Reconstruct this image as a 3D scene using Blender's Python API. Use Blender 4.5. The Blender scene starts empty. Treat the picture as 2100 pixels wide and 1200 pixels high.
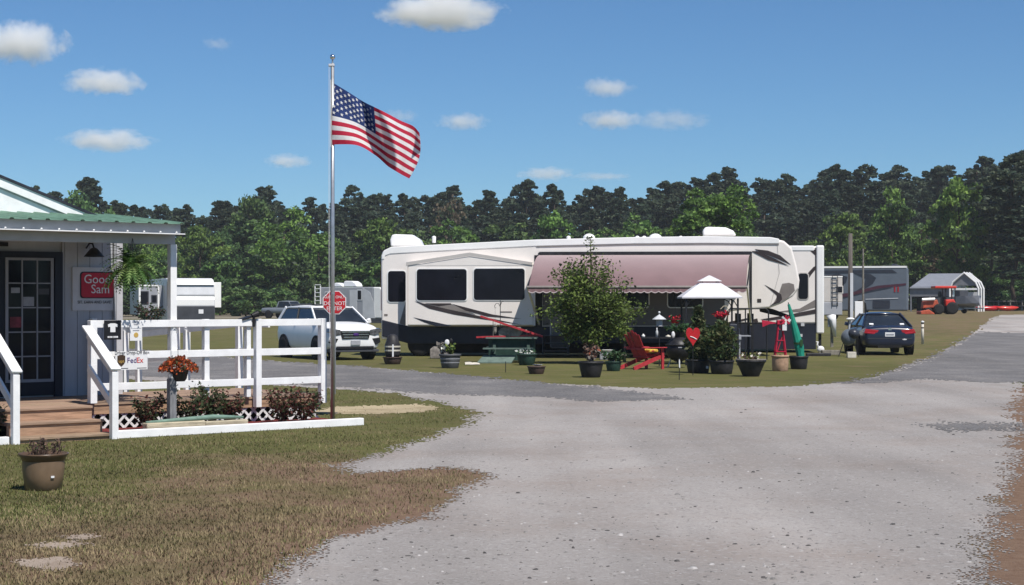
import bpy, math, random
import numpy as np
from mathutils import Vector, Matrix

S = bpy.context.scene
COL = S.collection
R = math.radians
rng = random.Random(7)
nrg = np.random.default_rng(7)

# ------------------------------------------------------------------ camera
FPX, HZ, CH = 3600.0, 618.0, 1.8          # focal length in photo pixels, horizon row, camera height
cam = bpy.data.cameras.new('camera')
cam.sensor_width = 36.0
cam.lens = 36.0 * FPX / 2100.0
cam.shift_y = (HZ - 600.0) / 2100.0
cam.clip_start, cam.clip_end = 0.1, 20000
camo = bpy.data.objects.new('camera', cam)
COL.objects.link(camo)
camo.location = (0, 0, CH)
camo.rotation_euler = (R(90), 0, 0)
S.camera = camo

# ------------------------------------------------------------------ sky, sun, exposure
SUN_AZ, SUN_EL = R(145), R(58)            # azimuth clockwise from +Y (view direction): behind the camera, to its right
sun_dir = Vector((math.cos(SUN_EL) * math.sin(SUN_AZ), math.cos(SUN_EL) * math.cos(SUN_AZ), math.sin(SUN_EL)))
W = bpy.data.worlds.new('World')
S.world = W
W.use_nodes = True
wn = W.node_tree.nodes
wl = W.node_tree.links
wn.clear()
sky = wn.new('ShaderNodeTexSky')
sky.sky_type = 'NISHITA'
sky.sun_disc = False
sky.sun_elevation = SUN_EL
sky.sun_rotation = SUN_AZ
sky.altitude = 1200
sky.air_density = 1.0
sky.dust_density = 0.1
sky.ozone_density = 3.0
bg = wn.new('ShaderNodeBackground')
bg.inputs[1].default_value = 0.083
wo = wn.new('ShaderNodeOutputWorld')
tint = wn.new('ShaderNodeMix')              # the deep clear blue of the photograph's sky
tint.data_type = 'RGBA'
tint.blend_type = 'MULTIPLY'
tint.inputs['Factor'].default_value = 1.0
tint.inputs['B'].default_value = (0.52, 0.76, 0.97, 1)
wl.new(sky.outputs[0], tint.inputs['A'])
wl.new(tint.outputs['Result'], bg.inputs[0])
wl.new(bg.outputs[0], wo.inputs[0])
sl = bpy.data.lights.new('sun', 'SUN')
sl.energy = 4.7
sl.angle = R(0.53)
sl.color = (1.0, 0.95, 0.88)
slo = bpy.data.objects.new('sun', sl)
COL.objects.link(slo)
slo.rotation_euler = sun_dir.to_track_quat('Z', 'Y').to_euler()
S.view_settings.view_transform = 'Standard'
S.view_settings.look = 'None'
S.view_settings.exposure = 0.25
S.view_settings.gamma = 1.0
S.view_settings.use_curve_mapping = False
S.render.engine = 'CYCLES'
S.cycles.use_denoising = True
S.cycles.max_bounces = 8
S.cycles.transparent_max_bounces = 8
S.cycles.volume_bounces = 8


# ------------------------------------------------------------------ helpers: materials
def mat(name, col, rough=0.7, vary=0.12, scale=6.0, metal=0.0, bump=0.0, bscale=40.0, col2=None, spec=0.3, coords='Object', stretch=None, rnd=0.0, trans=0.0, coat=0.0):
    """procedural principled material: base colour broken up by two noises, optional bump"""
    m = bpy.data.materials.new(name)
    m.use_nodes = True
    nt = m.node_tree
    n, l = nt.nodes, nt.links
    b = n['Principled BSDF']
    b.inputs['Roughness'].default_value = rough
    b.inputs['Metallic'].default_value = metal
    b.inputs['Specular IOR Level'].default_value = spec
    if coat:
        b.inputs['Coat Weight'].default_value = coat
        b.inputs['Coat Roughness'].default_value = 0.08
    tc = n.new('ShaderNodeTexCoord')
    src = tc.outputs[coords]
    if stretch:
        mp = n.new('ShaderNodeMapping')
        mp.inputs['Scale'].default_value = stretch
        l.new(src, mp.inputs[0])
        src = mp.outputs[0]
    n1 = n.new('ShaderNodeTexNoise')
    n1.inputs['Scale'].default_value = scale
    n1.inputs['Detail'].default_value = 6
    n1.inputs['Roughness'].default_value = 0.65
    l.new(src, n1.inputs['Vector'])
    mx = n.new('ShaderNodeMix')
    mx.data_type = 'RGBA'
    c = Vector(col)
    if col2 is None:
        a = [max(0, x * (1 - 2 * vary)) for x in c]
        d = [min(1, x * (1 + 1.2 * vary)) for x in c]
    else:
        a, d = col, col2
    mx.inputs['A'].default_value = (*a, 1)
    mx.inputs['B'].default_value = (*d, 1)
    cr = n.new('ShaderNodeMapRange')
    cr.inputs['From Min'].default_value = 0.32
    cr.inputs['From Max'].default_value = 0.68
    l.new(n1.outputs['Fac'], cr.inputs[0])
    l.new(cr.outputs[0], mx.inputs['Factor'])
    out = mx.outputs['Result']
    if rnd:
        oi = n.new('ShaderNodeObjectInfo')
        hs = n.new('ShaderNodeHueSaturation')
        mr = n.new('ShaderNodeMapRange')
        mr.inputs['To Min'].default_value = 1 - rnd
        mr.inputs['To Max'].default_value = 1 + rnd
        l.new(oi.outputs['Random'], mr.inputs[0])
        l.new(mr.outputs[0], hs.inputs['Value'])
        mr2 = n.new('ShaderNodeMapRange')
        mr2.inputs['To Min'].default_value = 0.5 - rnd * 0.08
        mr2.inputs['To Max'].default_value = 0.5 + rnd * 0.08
        ml = n.new('ShaderNodeMath')
        ml.operation = 'FRACT'
        mm = n.new('ShaderNodeMath')
        mm.operation = 'MULTIPLY'
        mm.inputs[1].default_value = 7.31
        l.new(oi.outputs['Random'], mm.inputs[0])
        l.new(mm.outputs[0], ml.inputs[0])
        l.new(ml.outputs[0], mr2.inputs[0])
        l.new(mr2.outputs[0], hs.inputs['Hue'])
        l.new(out, hs.inputs['Color'])
        out = hs.outputs[0]
    l.new(out, b.inputs['Base Color'])
    if bump:
        n2 = n.new('ShaderNodeTexNoise')
        n2.inputs['Scale'].default_value = bscale
        n2.inputs['Detail'].default_value = 5
        l.new(src, n2.inputs['Vector'])
        bp = n.new('ShaderNodeBump')
        bp.inputs['Strength'].default_value = bump
        bp.inputs['Distance'].default_value = 0.02
        l.new(n2.outputs['Fac'], bp.inputs['Height'])
        l.new(bp.outputs[0], b.inputs['Normal'])
    if trans:
        tr = n.new('ShaderNodeBsdfTranslucent')
        l.new(out, tr.inputs[0])
        ms = n.new('ShaderNodeMixShader')
        ms.inputs[0].default_value = trans
        l.new(b.outputs[0], ms.inputs[1])
        l.new(tr.outputs[0], ms.inputs[2])
        l.new(ms.outputs[0], n['Material Output'].inputs[0])
    return m


M = {}
M['white_paint'] = mat('white_paint', (0.82, 0.82, 0.82), 0.55, 0.05, 5, bump=0.1, bscale=60)
M['white_trim'] = mat('white_trim', (0.80, 0.80, 0.80), 0.5, 0.05, 3)
M['grey_siding'] = mat('grey_siding', (0.40, 0.42, 0.46), 0.7, 0.07, 3, bump=0.12, bscale=30, stretch=(1, 1, .2))
M['beam_grey'] = mat('beam_grey', (0.46, 0.46, 0.48), 0.6, 0.06, 3)
M['navy_door'] = mat('navy_door', (0.010, 0.014, 0.026), 0.45, 0.1, 4)
M['dark_glass'] = mat('dark_glass', (0.010, 0.012, 0.018), 0.12, 0.2, 2, spec=0.18)
M['muntin_grey'] = mat('muntin_grey', (0.27, 0.28, 0.31), 0.6, 0.05, 4)
M['patio_shade'] = mat('patio_shade', (0.15, 0.138, 0.135), 0.45, 0.06, 1.5)  # taupe darkened to carry the shade under the awning
M['rv_glass'] = mat('rv_glass', (0.009, 0.009, 0.014), 0.16, 0.2, 2, spec=0.25)
M['car_glass'] = mat('car_glass', (0.02, 0.025, 0.032), 0.06, 0.2, 2, spec=0.5)
M['green_roof'] = mat('green_roof', (0.14, 0.25, 0.18), 0.55, 0.15, 2, spec=0.4)
M['fascia_metal'] = mat('fascia_metal', (0.33, 0.34, 0.36), 0.5, 0.06, 3)
M['shingle_dark'] = mat('shingle_dark', (0.03, 0.035, 0.05), 0.9, 0.2, 8)
M['deck_wood'] = mat('deck_wood', (0.33, 0.225, 0.16), 0.8, 0.2, 7, bump=0.25, bscale=25, stretch=(0.3, 3, 3), rnd=0.12)
M['deck_wood_red'] = mat('deck_wood_red', (0.37, 0.225, 0.15), 0.8, 0.22, 7, bump=0.25, bscale=25, stretch=(0.3, 3, 3), rnd=0.1)
M['weathered_post'] = mat('weathered_post', (0.20, 0.20, 0.21), 0.85, 0.2, 9, bump=0.3, stretch=(3, 3, .3))
M['pale_timber'] = mat('pale_timber', (0.48, 0.42, 0.30), 0.85, 0.2, 8, bump=0.3, stretch=(.4, 3, 3))
M['green_cloth'] = mat('green_cloth', (0.16, 0.25, 0.20), 0.7, 0.15, 8)
M['mulch'] = mat('mulch', (0.17, 0.028, 0.026), 0.95, 0.35, 20, bump=0.8, bscale=60)
M['galv'] = mat('galv', (0.46, 0.47, 0.48), 0.38, 0.1, 6, metal=0.75)
M['chrome'] = mat('chrome', (0.75, 0.76, 0.78), 0.15, 0.05, 6, metal=1.0)
M['flag_red'] = mat('flag_red', (0.50, 0.022, 0.055), 0.8, 0.06, 12, trans=0.3)
M['flag_white'] = mat('flag_white', (0.78, 0.77, 0.76), 0.8, 0.04, 12, trans=0.3)
M['flag_blue'] = mat('flag_blue', (0.020, 0.042, 0.155), 0.8, 0.08, 12, trans=0.25)
M['sign_red'] = mat('sign_red', (0.48, 0.02, 0.03), 0.5, 0.08, 5)
M['sign_maroon'] = mat('sign_maroon', (0.50, 0.02, 0.045), 0.5, 0.08, 5)
M['sign_white'] = mat('sign_white', (0.75, 0.75, 0.75), 0.5, 0.04, 5)
M['sign_board'] = mat('sign_board', (0.55, 0.55, 0.57), 0.6, 0.05, 5)
M['black_plastic'] = mat('black_plastic', (0.015, 0.015, 0.018), 0.5, 0.2, 6)
M['black_metal'] = mat('black_metal', (0.02, 0.02, 0.023), 0.45, 0.2, 6)
M['text_dark'] = mat('text_dark', (0.05, 0.05, 0.06), 0.6, 0.1, 6)
M['text_purple'] = mat('text_purple', (0.06, 0.02, 0.16), 0.6, 0.1, 6)
M['text_orange'] = mat('text_orange', (0.65, 0.06, 0.05), 0.6, 0.1, 6)
M['shield_brown'] = mat('shield_brown', (0.06, 0.035, 0.02), 0.6, 0.1, 6)
M['gold'] = mat('gold', (0.50, 0.33, 0.09), 0.6, 0.1, 6)
M['rv_cream'] = mat('rv_cream', (0.82, 0.765, 0.715), 0.35, 0.03, 1.2, spec=0.4, coat=0.2)
M['rv_white'] = mat('rv_white', (0.85, 0.84, 0.82), 0.3, 0.03, 1.0, spec=0.4, coat=0.2)
M['rv_trim'] = mat('rv_trim', (0.52, 0.49, 0.46), 0.5, 0.04, 2)
M['rv_navy'] = mat('rv_navy', (0.022, 0.025, 0.038), 0.45, 0.15, 1.5)
M['rv_brown'] = mat('rv_brown', (0.045, 0.035, 0.035), 0.4, 0.15, 2)
M['rv_taupe'] = mat('rv_taupe', (0.22, 0.195, 0.18), 0.4, 0.1, 2)
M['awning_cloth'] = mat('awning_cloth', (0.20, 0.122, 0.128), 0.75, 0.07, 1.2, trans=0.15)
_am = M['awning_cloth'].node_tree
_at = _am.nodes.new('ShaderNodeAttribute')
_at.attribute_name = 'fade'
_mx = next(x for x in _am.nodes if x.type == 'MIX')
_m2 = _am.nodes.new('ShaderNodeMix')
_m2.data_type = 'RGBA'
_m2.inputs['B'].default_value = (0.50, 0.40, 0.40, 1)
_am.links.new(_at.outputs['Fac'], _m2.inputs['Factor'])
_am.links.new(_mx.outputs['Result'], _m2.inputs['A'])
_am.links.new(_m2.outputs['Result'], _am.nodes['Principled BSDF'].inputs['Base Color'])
M['awning_light'] = mat('awning_light', (0.66, 0.56, 0.55), 0.75, 0.05, 2, trans=0.2)
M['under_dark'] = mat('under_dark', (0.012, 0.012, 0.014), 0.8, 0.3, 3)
M['tyre'] = mat('tyre', (0.018, 0.018, 0.019), 0.85, 0.2, 8)
M['rim_metal'] = mat('rim_metal', (0.45, 0.46, 0.48), 0.3, 0.1, 8, metal=0.9)
M['car_white'] = mat('car_white', (0.78, 0.78, 0.78), 0.35, 0.03, 1.5, spec=0.4, coat=0.15)
M['car_navy'] = mat('car_navy', (0.010, 0.016, 0.038), 0.3, 0.1, 1.5, spec=0.4, coat=0.6)
M['car_grey'] = mat('car_grey', (0.20, 0.22, 0.25), 0.3, 0.06, 1.5, spec=0.5, coat=0.4)
M['tail_red'] = mat('tail_red', (0.36, 0.012, 0.018), 0.2, 0.1, 6, spec=0.5)
M['headlamp'] = mat('headlamp', (0.10, 0.105, 0.115), 0.1, 0.4, 14, spec=0.6)
M['trailer_grey'] = mat('trailer_grey', (0.33, 0.34, 0.37), 0.4, 0.06, 1.5)
M['trailer_silver'] = mat('trailer_silver', (0.55, 0.56, 0.58), 0.35, 0.06, 1.5)
M['trailer_dark'] = mat('trailer_dark', (0.06, 0.062, 0.07), 0.4, 0.15, 1.5)
M['coach_grey'] = mat('coach_grey', (0.115, 0.135, 0.165), 0.35, 0.06, 1.2, coat=0.3)
M['coach_dark'] = mat('coach_dark', (0.035, 0.04, 0.055), 0.35, 0.1, 1.5)
M['coach_maroon'] = mat('coach_maroon', (0.075, 0.03, 0.045), 0.35, 0.1, 1.5)
M['shed_metal'] = mat('shed_metal', (0.21, 0.215, 0.235), 0.5, 0.08, 2, metal=0.2)
M['shed_roof'] = mat('shed_roof', (0.30, 0.31, 0.335), 0.45, 0.06, 2, metal=0.3)
M['tractor_red'] = mat('tractor_red', (0.60, 0.035, 0.022), 0.35, 0.08, 3, coat=0.3)
M['tractor_orange'] = mat('tractor_orange', (0.50, 0.10, 0.05), 0.5, 0.15, 4)
M['wood_pole'] = mat('wood_pole', (0.12, 0.105, 0.095), 0.9, 0.2, 5, bump=0.3, stretch=(3, 3, .3))
M['chair_red'] = mat('chair_red', (0.42, 0.035, 0.045), 0.6, 0.14, 8)
M['heart_red'] = mat('heart_red', (0.50, 0.012, 0.018), 0.25, 0.08, 4, spec=0.5)
M['red_petal'] = mat('red_petal', (0.45, 0.02, 0.04), 0.7, 0.25, 12)
M['orange_petal'] = mat('orange_petal', (0.52, 0.10, 0.025), 0.75, 0.3, 12, trans=0.2)
M['rust_petal'] = mat('rust_petal', (0.26, 0.06, 0.03), 0.75, 0.3, 12, trans=0.2)
M['pink_petal'] = mat('pink_petal', (0.55, 0.04, 0.18), 0.7, 0.2, 12)
M['cushion_yellow'] = mat('cushion_yellow', (0.65, 0.42, 0.06), 0.8, 0.3, 25)
M['canopy_white'] = mat('canopy_white', (0.72, 0.71, 0.74), 0.7, 0.04, 3, trans=0.15)
M['teal_cloth'] = mat('teal_cloth', (0.012, 0.24, 0.16), 0.6, 0.12, 5)
M['windmill_red'] = mat('windmill_red', (0.48, 0.018, 0.05), 0.5, 0.12, 8)
M['terracotta'] = mat('terracotta', (0.42, 0.27, 0.18), 0.8, 0.12, 9, bump=0.2)
M['pot_black'] = mat('pot_black', (0.028, 0.027, 0.030), 0.55, 0.25, 5)
M['pot_grey'] = mat('pot_grey', (0.085, 0.088, 0.095), 0.6, 0.2, 5)
M['pot_brown'] = mat('pot_brown', (0.075, 0.05, 0.042), 0.65, 0.2, 5)
M['pot_glaze'] = mat('pot_glaze', (0.19, 0.13, 0.082), 0.32, 0.12, 4, spec=0.45)
M['pot_glaze_dark'] = mat('pot_glaze_dark', (0.105, 0.066, 0.04), 0.35, 0.15, 6, spec=0.4)
M['soil'] = mat('soil', (0.05, 0.035, 0.025), 0.95, 0.3, 20, bump=0.6)
M['table_green'] = mat('table_green', (0.022, 0.055, 0.042), 0.6, 0.2, 5)
M['table_green_light'] = mat('table_green_light', (0.13, 0.18, 0.155), 0.6, 0.15, 5)
M['old_board'] = mat('old_board', (0.22, 0.20, 0.17), 0.85, 0.25, 8, bump=0.3)
M['cream_box'] = mat('cream_box', (0.60, 0.56, 0.48), 0.6, 0.1, 6)
M['lattice_white'] = mat('lattice_white', (0.70, 0.70, 0.70), 0.6, 0.08, 9)
M['bark'] = mat('bark', (0.085, 0.062, 0.048), 0.95, 0.3, 6, bump=0.6, bscale=14, stretch=(2, 2, .5))
M['twig'] = mat('twig', (0.085, 0.055, 0.045), 0.9, 0.25, 12)
M['dry_leaf'] = mat('dry_leaf', (0.20, 0.125, 0.095), 0.85, 0.3, 12, trans=0.2)
M['grey_leaf'] = mat('grey_leaf', (0.19, 0.17, 0.15), 0.85, 0.25, 12)


def leafm(name, c, rnd=0.22, t=0.28):
    return mat(name, c, 0.6, 0.22, 0.9, rnd=rnd, trans=t, spec=0.25)


M['pine_a'] = leafm('pine_a', (0.048, 0.072, 0.043))
M['pine_b'] = leafm('pine_b', (0.078, 0.104, 0.059))
M['pine_c'] = leafm('pine_c', (0.030, 0.051, 0.035))
M['oak_a'] = leafm('oak_a', (0.074, 0.133, 0.043))
M['oak_b'] = leafm('oak_b', (0.119, 0.193, 0.058))
M['oak_c'] = leafm('oak_c', (0.040, 0.072, 0.031))
M['spring_a'] = leafm('spring_a', (0.122, 0.211, 0.049), 0.15)
M['spring_b'] = leafm('spring_b', (0.182, 0.296, 0.061), 0.15)
M['spring_c'] = leafm('spring_c', (0.059, 0.110, 0.033), 0.15)
M['bare_a'] = leafm('bare_a', (0.111, 0.086, 0.060))
M['bare_b'] = leafm('bare_b', (0.156, 0.120, 0.078))
M['yard_a'] = leafm('yard_a', (0.098, 0.142, 0.031), 0.0)
M['yard_b'] = leafm('yard_b', (0.186, 0.256, 0.060), 0.0)
M['yard_c'] = leafm('yard_c', (0.042, 0.060, 0.021), 0.0)
M['fern_a'] = leafm('fern_a', (0.058, 0.124, 0.029), 0.0, 0.35)
M['fern_b'] = leafm('fern_b', (0.195, 0.286, 0.091), 0.0, 0.35)
M['rose_a'] = leafm('rose_a', (0.052, 0.072, 0.029), 0.0)
M['rose_b'] = leafm('rose_b', (0.13, 0.045, 0.035), 0.0)
M['ever_a'] = leafm('ever_a', (0.051, 0.088, 0.030), 0.0)
M['ever_b'] = leafm('ever_b', (0.119, 0.126, 0.051), 0.0)
M['lime_leaf'] = leafm('lime_leaf', (0.20, 0.26, 0.06), 0.0)
M['white_leaf'] = mat('white_leaf', (0.62, 0.64, 0.58), 0.7, 0.1, 12)
M['mint_leaf'] = leafm('mint_leaf', (0.05, 0.12, 0.05), 0.0)
M['grass_a'] = mat('grass_a', (0.135, 0.145, 0.050), 0.8, 0.3, 0.9, trans=0.2)
M['grass_b'] = mat('grass_b', (0.26, 0.205, 0.115), 0.85, 0.3, 0.9, trans=0.2)


# ------------------------------------------------------------------ helpers: meshes
class MB:
    def __init__(s):
        s.v, s.f, s.m = [], [], []

    def add(s, vs, fs, mi=0):
        k = len(s.v)
        s.v += [tuple(p) for p in vs]
        for f in fs:
            s.f.append([i + k for i in f])
            s.m.append(mi)
        return s

    def box(s, x0, x1, y0, y1, z0, z1, mi=0, rot=None, c=None):
        vs = [Vector((x, y, z)) for x in (x0, x1) for y in (y0, y1) for z in (z0, z1)]
        if rot is not None:
            c = Vector(c) if c is not None else Vector(((x0 + x1) / 2, (y0 + y1) / 2, (z0 + z1) / 2))
            vs = [c + rot @ (p - c) for p in vs]
        return s.add(vs, [(0, 1, 3, 2), (4, 6, 7, 5), (0, 4, 5, 1), (2, 3, 7, 6), (0, 2, 6, 4), (1, 5, 7, 3)], mi)

    def bar(s, p, q, w, h=None, mi=0, up=(0, 0, 1)):
        """rectangular bar from p to q; w across, h along the 'up' hint"""
        p, q = Vector(p), Vector(q)
        h = w if h is None else h
        d = (q - p).normalized()
        sd = d.cross(Vector(up))
        if sd.length < 1e-4:
            sd = d.cross(Vector((1, 0, 0)))
        sd.normalize()
        u = sd.cross(d).normalized()
        vs = []
        for e in (p, q):
            for a, b in ((-1, -1), (1, -1), (1, 1), (-1, 1)):
                vs.append(e + sd * (a * w / 2) + u * (b * h / 2))
        return s.add(vs, [(0, 3, 2, 1), (4, 5, 6, 7), (0, 1, 5, 4), (1, 2, 6, 5), (2, 3, 7, 6), (3, 0, 4, 7)], mi)

    def tube(s, pts, r, n=8, mi=0, caps=True):
        pts = [Vector(p) for p in pts]
        rr = r if isinstance(r, (list, tuple)) else [r] * len(pts)
        k = len(s.v)
        prev = None
        for i, p in enumerate(pts):
            d = (pts[min(i + 1, len(pts) - 1)] - pts[max(i - 1, 0)]).normalized()
            if prev is None:
                x = d.cross(Vector((0.31, 0.21, 0.93)))
                if x.length < 1e-3:
                    x = d.cross(Vector((1, 0, 0)))
            else:
                x = prev - d * prev.dot(d)
            x.normalize()
            prev = x
            y = d.cross(x)
            for j in range(n):
                a = 2 * math.pi * j / n
                s.v.append(tuple(p + (x * math.cos(a) + y * math.sin(a)) * rr[i]))
        for i in range(len(pts) - 1):
            for j in range(n):
                s.f.append([k + i * n + j, k + i * n + (j + 1) % n, k + (i + 1) * n + (j + 1) % n, k + (i + 1) * n + j])
                s.m.append(mi)
        if caps:
            s.f.append([k + j for j in range(n)][::-1])
            s.m.append(mi)
            s.f.append([k + (len(pts) - 1) * n + j for j in range(n)])
            s.m.append(mi)
        return s

    def lathe(s, prof, c=(0, 0, 0), n=20, mi=0, close=True):
        k = len(s.v)
        for r, z in prof:
            for j in range(n):
                a = 2 * math.pi * j / n
                s.v.append((c[0] + r * math.cos(a), c[1] + r * math.sin(a), c[2] + z))
        for i in range(len(prof) - 1):
            for j in range(n):
                s.f.append([k + i * n + j, k + i * n + (j + 1) % n, k + (i + 1) * n + (j + 1) % n, k + (i + 1) * n + j])
                s.m.append(mi)
        if close:
            s.f.append([k + j for j in range(n)][::-1])
            s.m.append(mi)
            s.f.append([k + (len(prof) - 1) * n + j for j in range(n)])
            s.m.append(mi)
        return s

    def prism(s, poly, y0, y1, mi=0, axis='y'):
        """extrude a polygon of (x,z) along y (or (y,z) along x, or (x,y) along z)"""
        n = len(poly)
        g = {'y': lambda p, t: (p[0], t, p[1]), 'x': lambda p, t: (t, p[0], p[1]), 'z': lambda p, t: (p[0], p[1], t)}[axis]
        vs = [g(p, y0) for p in poly] + [g(p, y1) for p in poly]
        fs = [list(range(n))[::-1], list(range(n, 2 * n))]
        fs += [[i, (i + 1) % n, n + (i + 1) % n, n + i] for i in range(n)]
        return s.add(vs, fs, mi)

    def loft(s, rings, mi=0, caps=True, closed=True):
        n = len(rings[0])
        k = len(s.v)
        for r in rings:
            s.v += [tuple(p) for p in r]
        m = n if closed else n - 1
        for i in range(len(rings) - 1):
            for j in range(m):
                s.f.append([k + i * n + j, k + i * n + (j + 1) % n, k + (i + 1) * n + (j + 1) % n, k + (i + 1) * n + j])
                s.m.append(mi)
        if caps:
            s.f.append([k + j for j in range(n)][::-1])
            s.m.append(mi)
            s.f.append([k + (len(rings) - 1) * n + j for j in range(n)])
            s.m.append(mi)
        return s

    def ball(s, c, r, n=10, mi=0, nv=6):
        r = r if isinstance(r, (list, tuple)) else (r, r, r)
        prof = [(math.sin(math.pi * i / nv), -math.cos(math.pi * i / nv)) for i in range(nv + 1)]
        k = len(s.v)
        s.lathe([(max(a, .02), b) for a, b in prof], n=n, mi=mi)
        for i in range(k, len(s.v)):
            x, y, z = s.v[i]
            s.v[i] = (c[0] + x * r[0], c[1] + y * r[1], c[2] + z * r[2])
        return s

    def build(s, name, mats, parent=None, smooth=False, bevel=0, sub=0, loc=None, rz=None, seg=2, fix=True):
        me = bpy.data.meshes.new(name)
        me.from_pydata(s.v, [], s.f)
        mats = mats if isinstance(mats, (list, tuple)) else [mats]
        for m in mats:
            me.materials.append(M[m] if isinstance(m, str) else m)
        if len(mats) > 1:
            me.polygons.foreach_set('material_index', s.m)
        if fix:
            import bmesh
            b = bmesh.new()
            b.from_mesh(me)
            bmesh.ops.recalc_face_normals(b, faces=b.faces)
            b.to_mesh(me)
            b.free()
        if smooth:
            me.polygons.foreach_set('use_smooth', [True] * len(me.polygons))
        me.update()
        o = bpy.data.objects.new(name, me)
        COL.objects.link(o)
        if parent is not None:
            o.parent = parent
        if loc is not None:
            o.location = loc
        if rz is not None:
            o.rotation_euler = (0, 0, rz)
        if bevel:
            bm_ = o.modifiers.new('bevel', 'BEVEL')
            bm_.width = bevel
            bm_.segments = seg
            bm_.limit_method = 'ANGLE'
            bm_.angle_limit = R(35)
        if sub:
            sm = o.modifiers.new('sub', 'SUBSURF')
            sm.levels = sub
            sm.render_levels = sub
        return o


def fast(name, verts, quads, mats, midx=None, parent=None, smooth=False):
    """mesh from numpy arrays (n,3) and (m,4) or (m,3)"""
    verts = np.asarray(verts, dtype=np.float32)
    quads = np.asarray(quads, dtype=np.int32)
    k = quads.shape[1]
    me = bpy.data.meshes.new(name)
    me.vertices.add(len(verts))
    me.vertices.foreach_set('co', verts.ravel())
    me.loops.add(quads.size)
    me.loops.foreach_set('vertex_index', quads.ravel())
    me.polygons.add(len(quads))
    me.polygons.foreach_set('loop_start', np.arange(0, quads.size, k, dtype=np.int32))
    for m in mats:
        me.materials.append(M[m] if isinstance(m, str) else m)
    if midx is not None:
        me.polygons.foreach_set('material_index', np.asarray(midx, dtype=np.int32))
    if smooth:
        me.polygons.foreach_set('use_smooth', np.ones(len(quads), dtype=bool))
    me.update(calc_edges=True)
    me.validate()
    if parent == 'mesh':
        return me
    o = bpy.data.objects.new(name, me)
    COL.objects.link(o)
    if parent is not None:
        o.parent = parent
    return o


def leafquads(c, size, g, aspect=0.6, up=0.0):
    """random oriented leaf cards (diamond quads) at centres c (n,3)"""
    n = len(c)
    sz = (np.asarray(size) * (0.6 + 0.8 * g.random(n)))[:, None]
    a = g.normal(size=(n, 3))
    a[:, 2] *= 0.7
    a /= np.linalg.norm(a, axis=1)[:, None]
    b = g.normal(size=(n, 3))
    b[:, 2] += up
    b -= a * (a * b).sum(1)[:, None]
    b /= np.linalg.norm(b, axis=1)[:, None]
    v = np.stack([c - a * sz, c - b * sz * aspect, c + a * sz, c + b * sz * aspect], axis=1).reshape(-1, 3)
    q = np.arange(n * 4).reshape(n, 4)
    return v, q


def tag(o, label, cat, group=None, kind=None):
    if label:
        o['label'] = label
    if cat:
        o['category'] = cat
    if group:
        o['group'] = group
    if kind:
        o['kind'] = kind
    return o


def thing(name, label, cat, loc=(0, 0, 0), rz=0.0, group=None):
    o = bpy.data.objects.new(name, None)
    o.empty_display_size = 0.1
    COL.objects.link(o)
    o.location = loc
    o.rotation_euler = (0, 0, rz)
    return tag(o, label, cat, group)


def shared(name, me, parent, loc=(0, 0, 0), rot=(0, 0, 0), scale=(1, 1, 1)):
    o = bpy.data.objects.new(name, me)
    COL.objects.link(o)
    o.parent = parent
    o.location, o.rotation_euler, o.scale = loc, rot, scale
    return o


def text(name, s, size, m, parent, loc, rot=(R(90), 0, 0), ext=0.0015, ax='CENTER', sx=1.0):
    cu = bpy.data.curves.new(name, 'FONT')
    cu.body = s
    cu.size = size
    cu.extrude = ext
    cu.align_x = ax
    cu.align_y = 'CENTER'
    cu.resolution_u = 3
    t = bpy.data.objects.new(name + '_c', cu)
    COL.objects.link(t)
    bpy.context.view_layer.update()
    me = bpy.data.meshes.new_from_object(t.evaluated_get(bpy.context.evaluated_depsgraph_get()))
    bpy.data.objects.remove(t)
    me.materials.clear()
    me.materials.append(M[m])
    o = bpy.data.objects.new(name, me)
    COL.objects.link(o)
    o.parent = parent
    o.location, o.rotation_euler, o.scale = loc, rot, (sx, 1, 1)
    return o


# ------------------------------------------------------------------ helpers: photo pixels to places
def sstep(a, b, x):
    t = np.clip((np.asarray(x, dtype=float) - a) / (b - a), 0, 1)
    return t * t * (3 - 2 * t)


def gz(x, y):
    """terrain: flat yard, rising gently behind the parked cars on the right"""
    x, y = np.asarray(x, dtype=float), np.asarray(y, dtype=float)
    return 0.75 * sstep(62, 135, y) * sstep(0.06, 0.16, x / np.maximum(y, 1.0))


def G(px, py):
    """ground point seen at a pixel"""
    k, s = (px - 1050) / FPX, (py - HZ) / FPX
    lo, hi = 1.0, 900.0
    for _ in range(60):
        d = (lo + hi) / 2
        if CH - s * d > float(gz(k * d, d)):
            lo = d
        else:
            hi = d
    return Vector((k * lo, lo, float(gz(k * lo, lo))))


def P(px, py, d):
    return Vector(((px - 1050) / FPX * d, d, CH - (py - HZ) / FPX * d))


class Fr:
    """a frame standing on the ground: local x along the front, local y away from the viewer"""
    def __init__(s, O, th):
        s.O, s.th, s.c, s.s = Vector(O), th, math.cos(th), math.sin(th)

    def pl(s, px, py, yl=0.0):
        k = (px - 1050) / FPX
        d = (yl - s.O.x * s.s + s.O.y * s.c) / (-k * s.s + s.c)
        dx, dy = k * d - s.O.x, d - s.O.y
        return dx * s.c + dy * s.s, CH - (py - HZ) / FPX * d - s.O.z

    def x(s, px, yl=0.0):
        return s.pl(px, HZ, yl)[0]

    def poly(s, pts, yl=0.0):
        return [s.pl(a, b, yl) for a, b in pts]


# ------------------------------------------------------------------ ground, road, patches
_tab = np.random.default_rng(3).random((256, 256))


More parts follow.
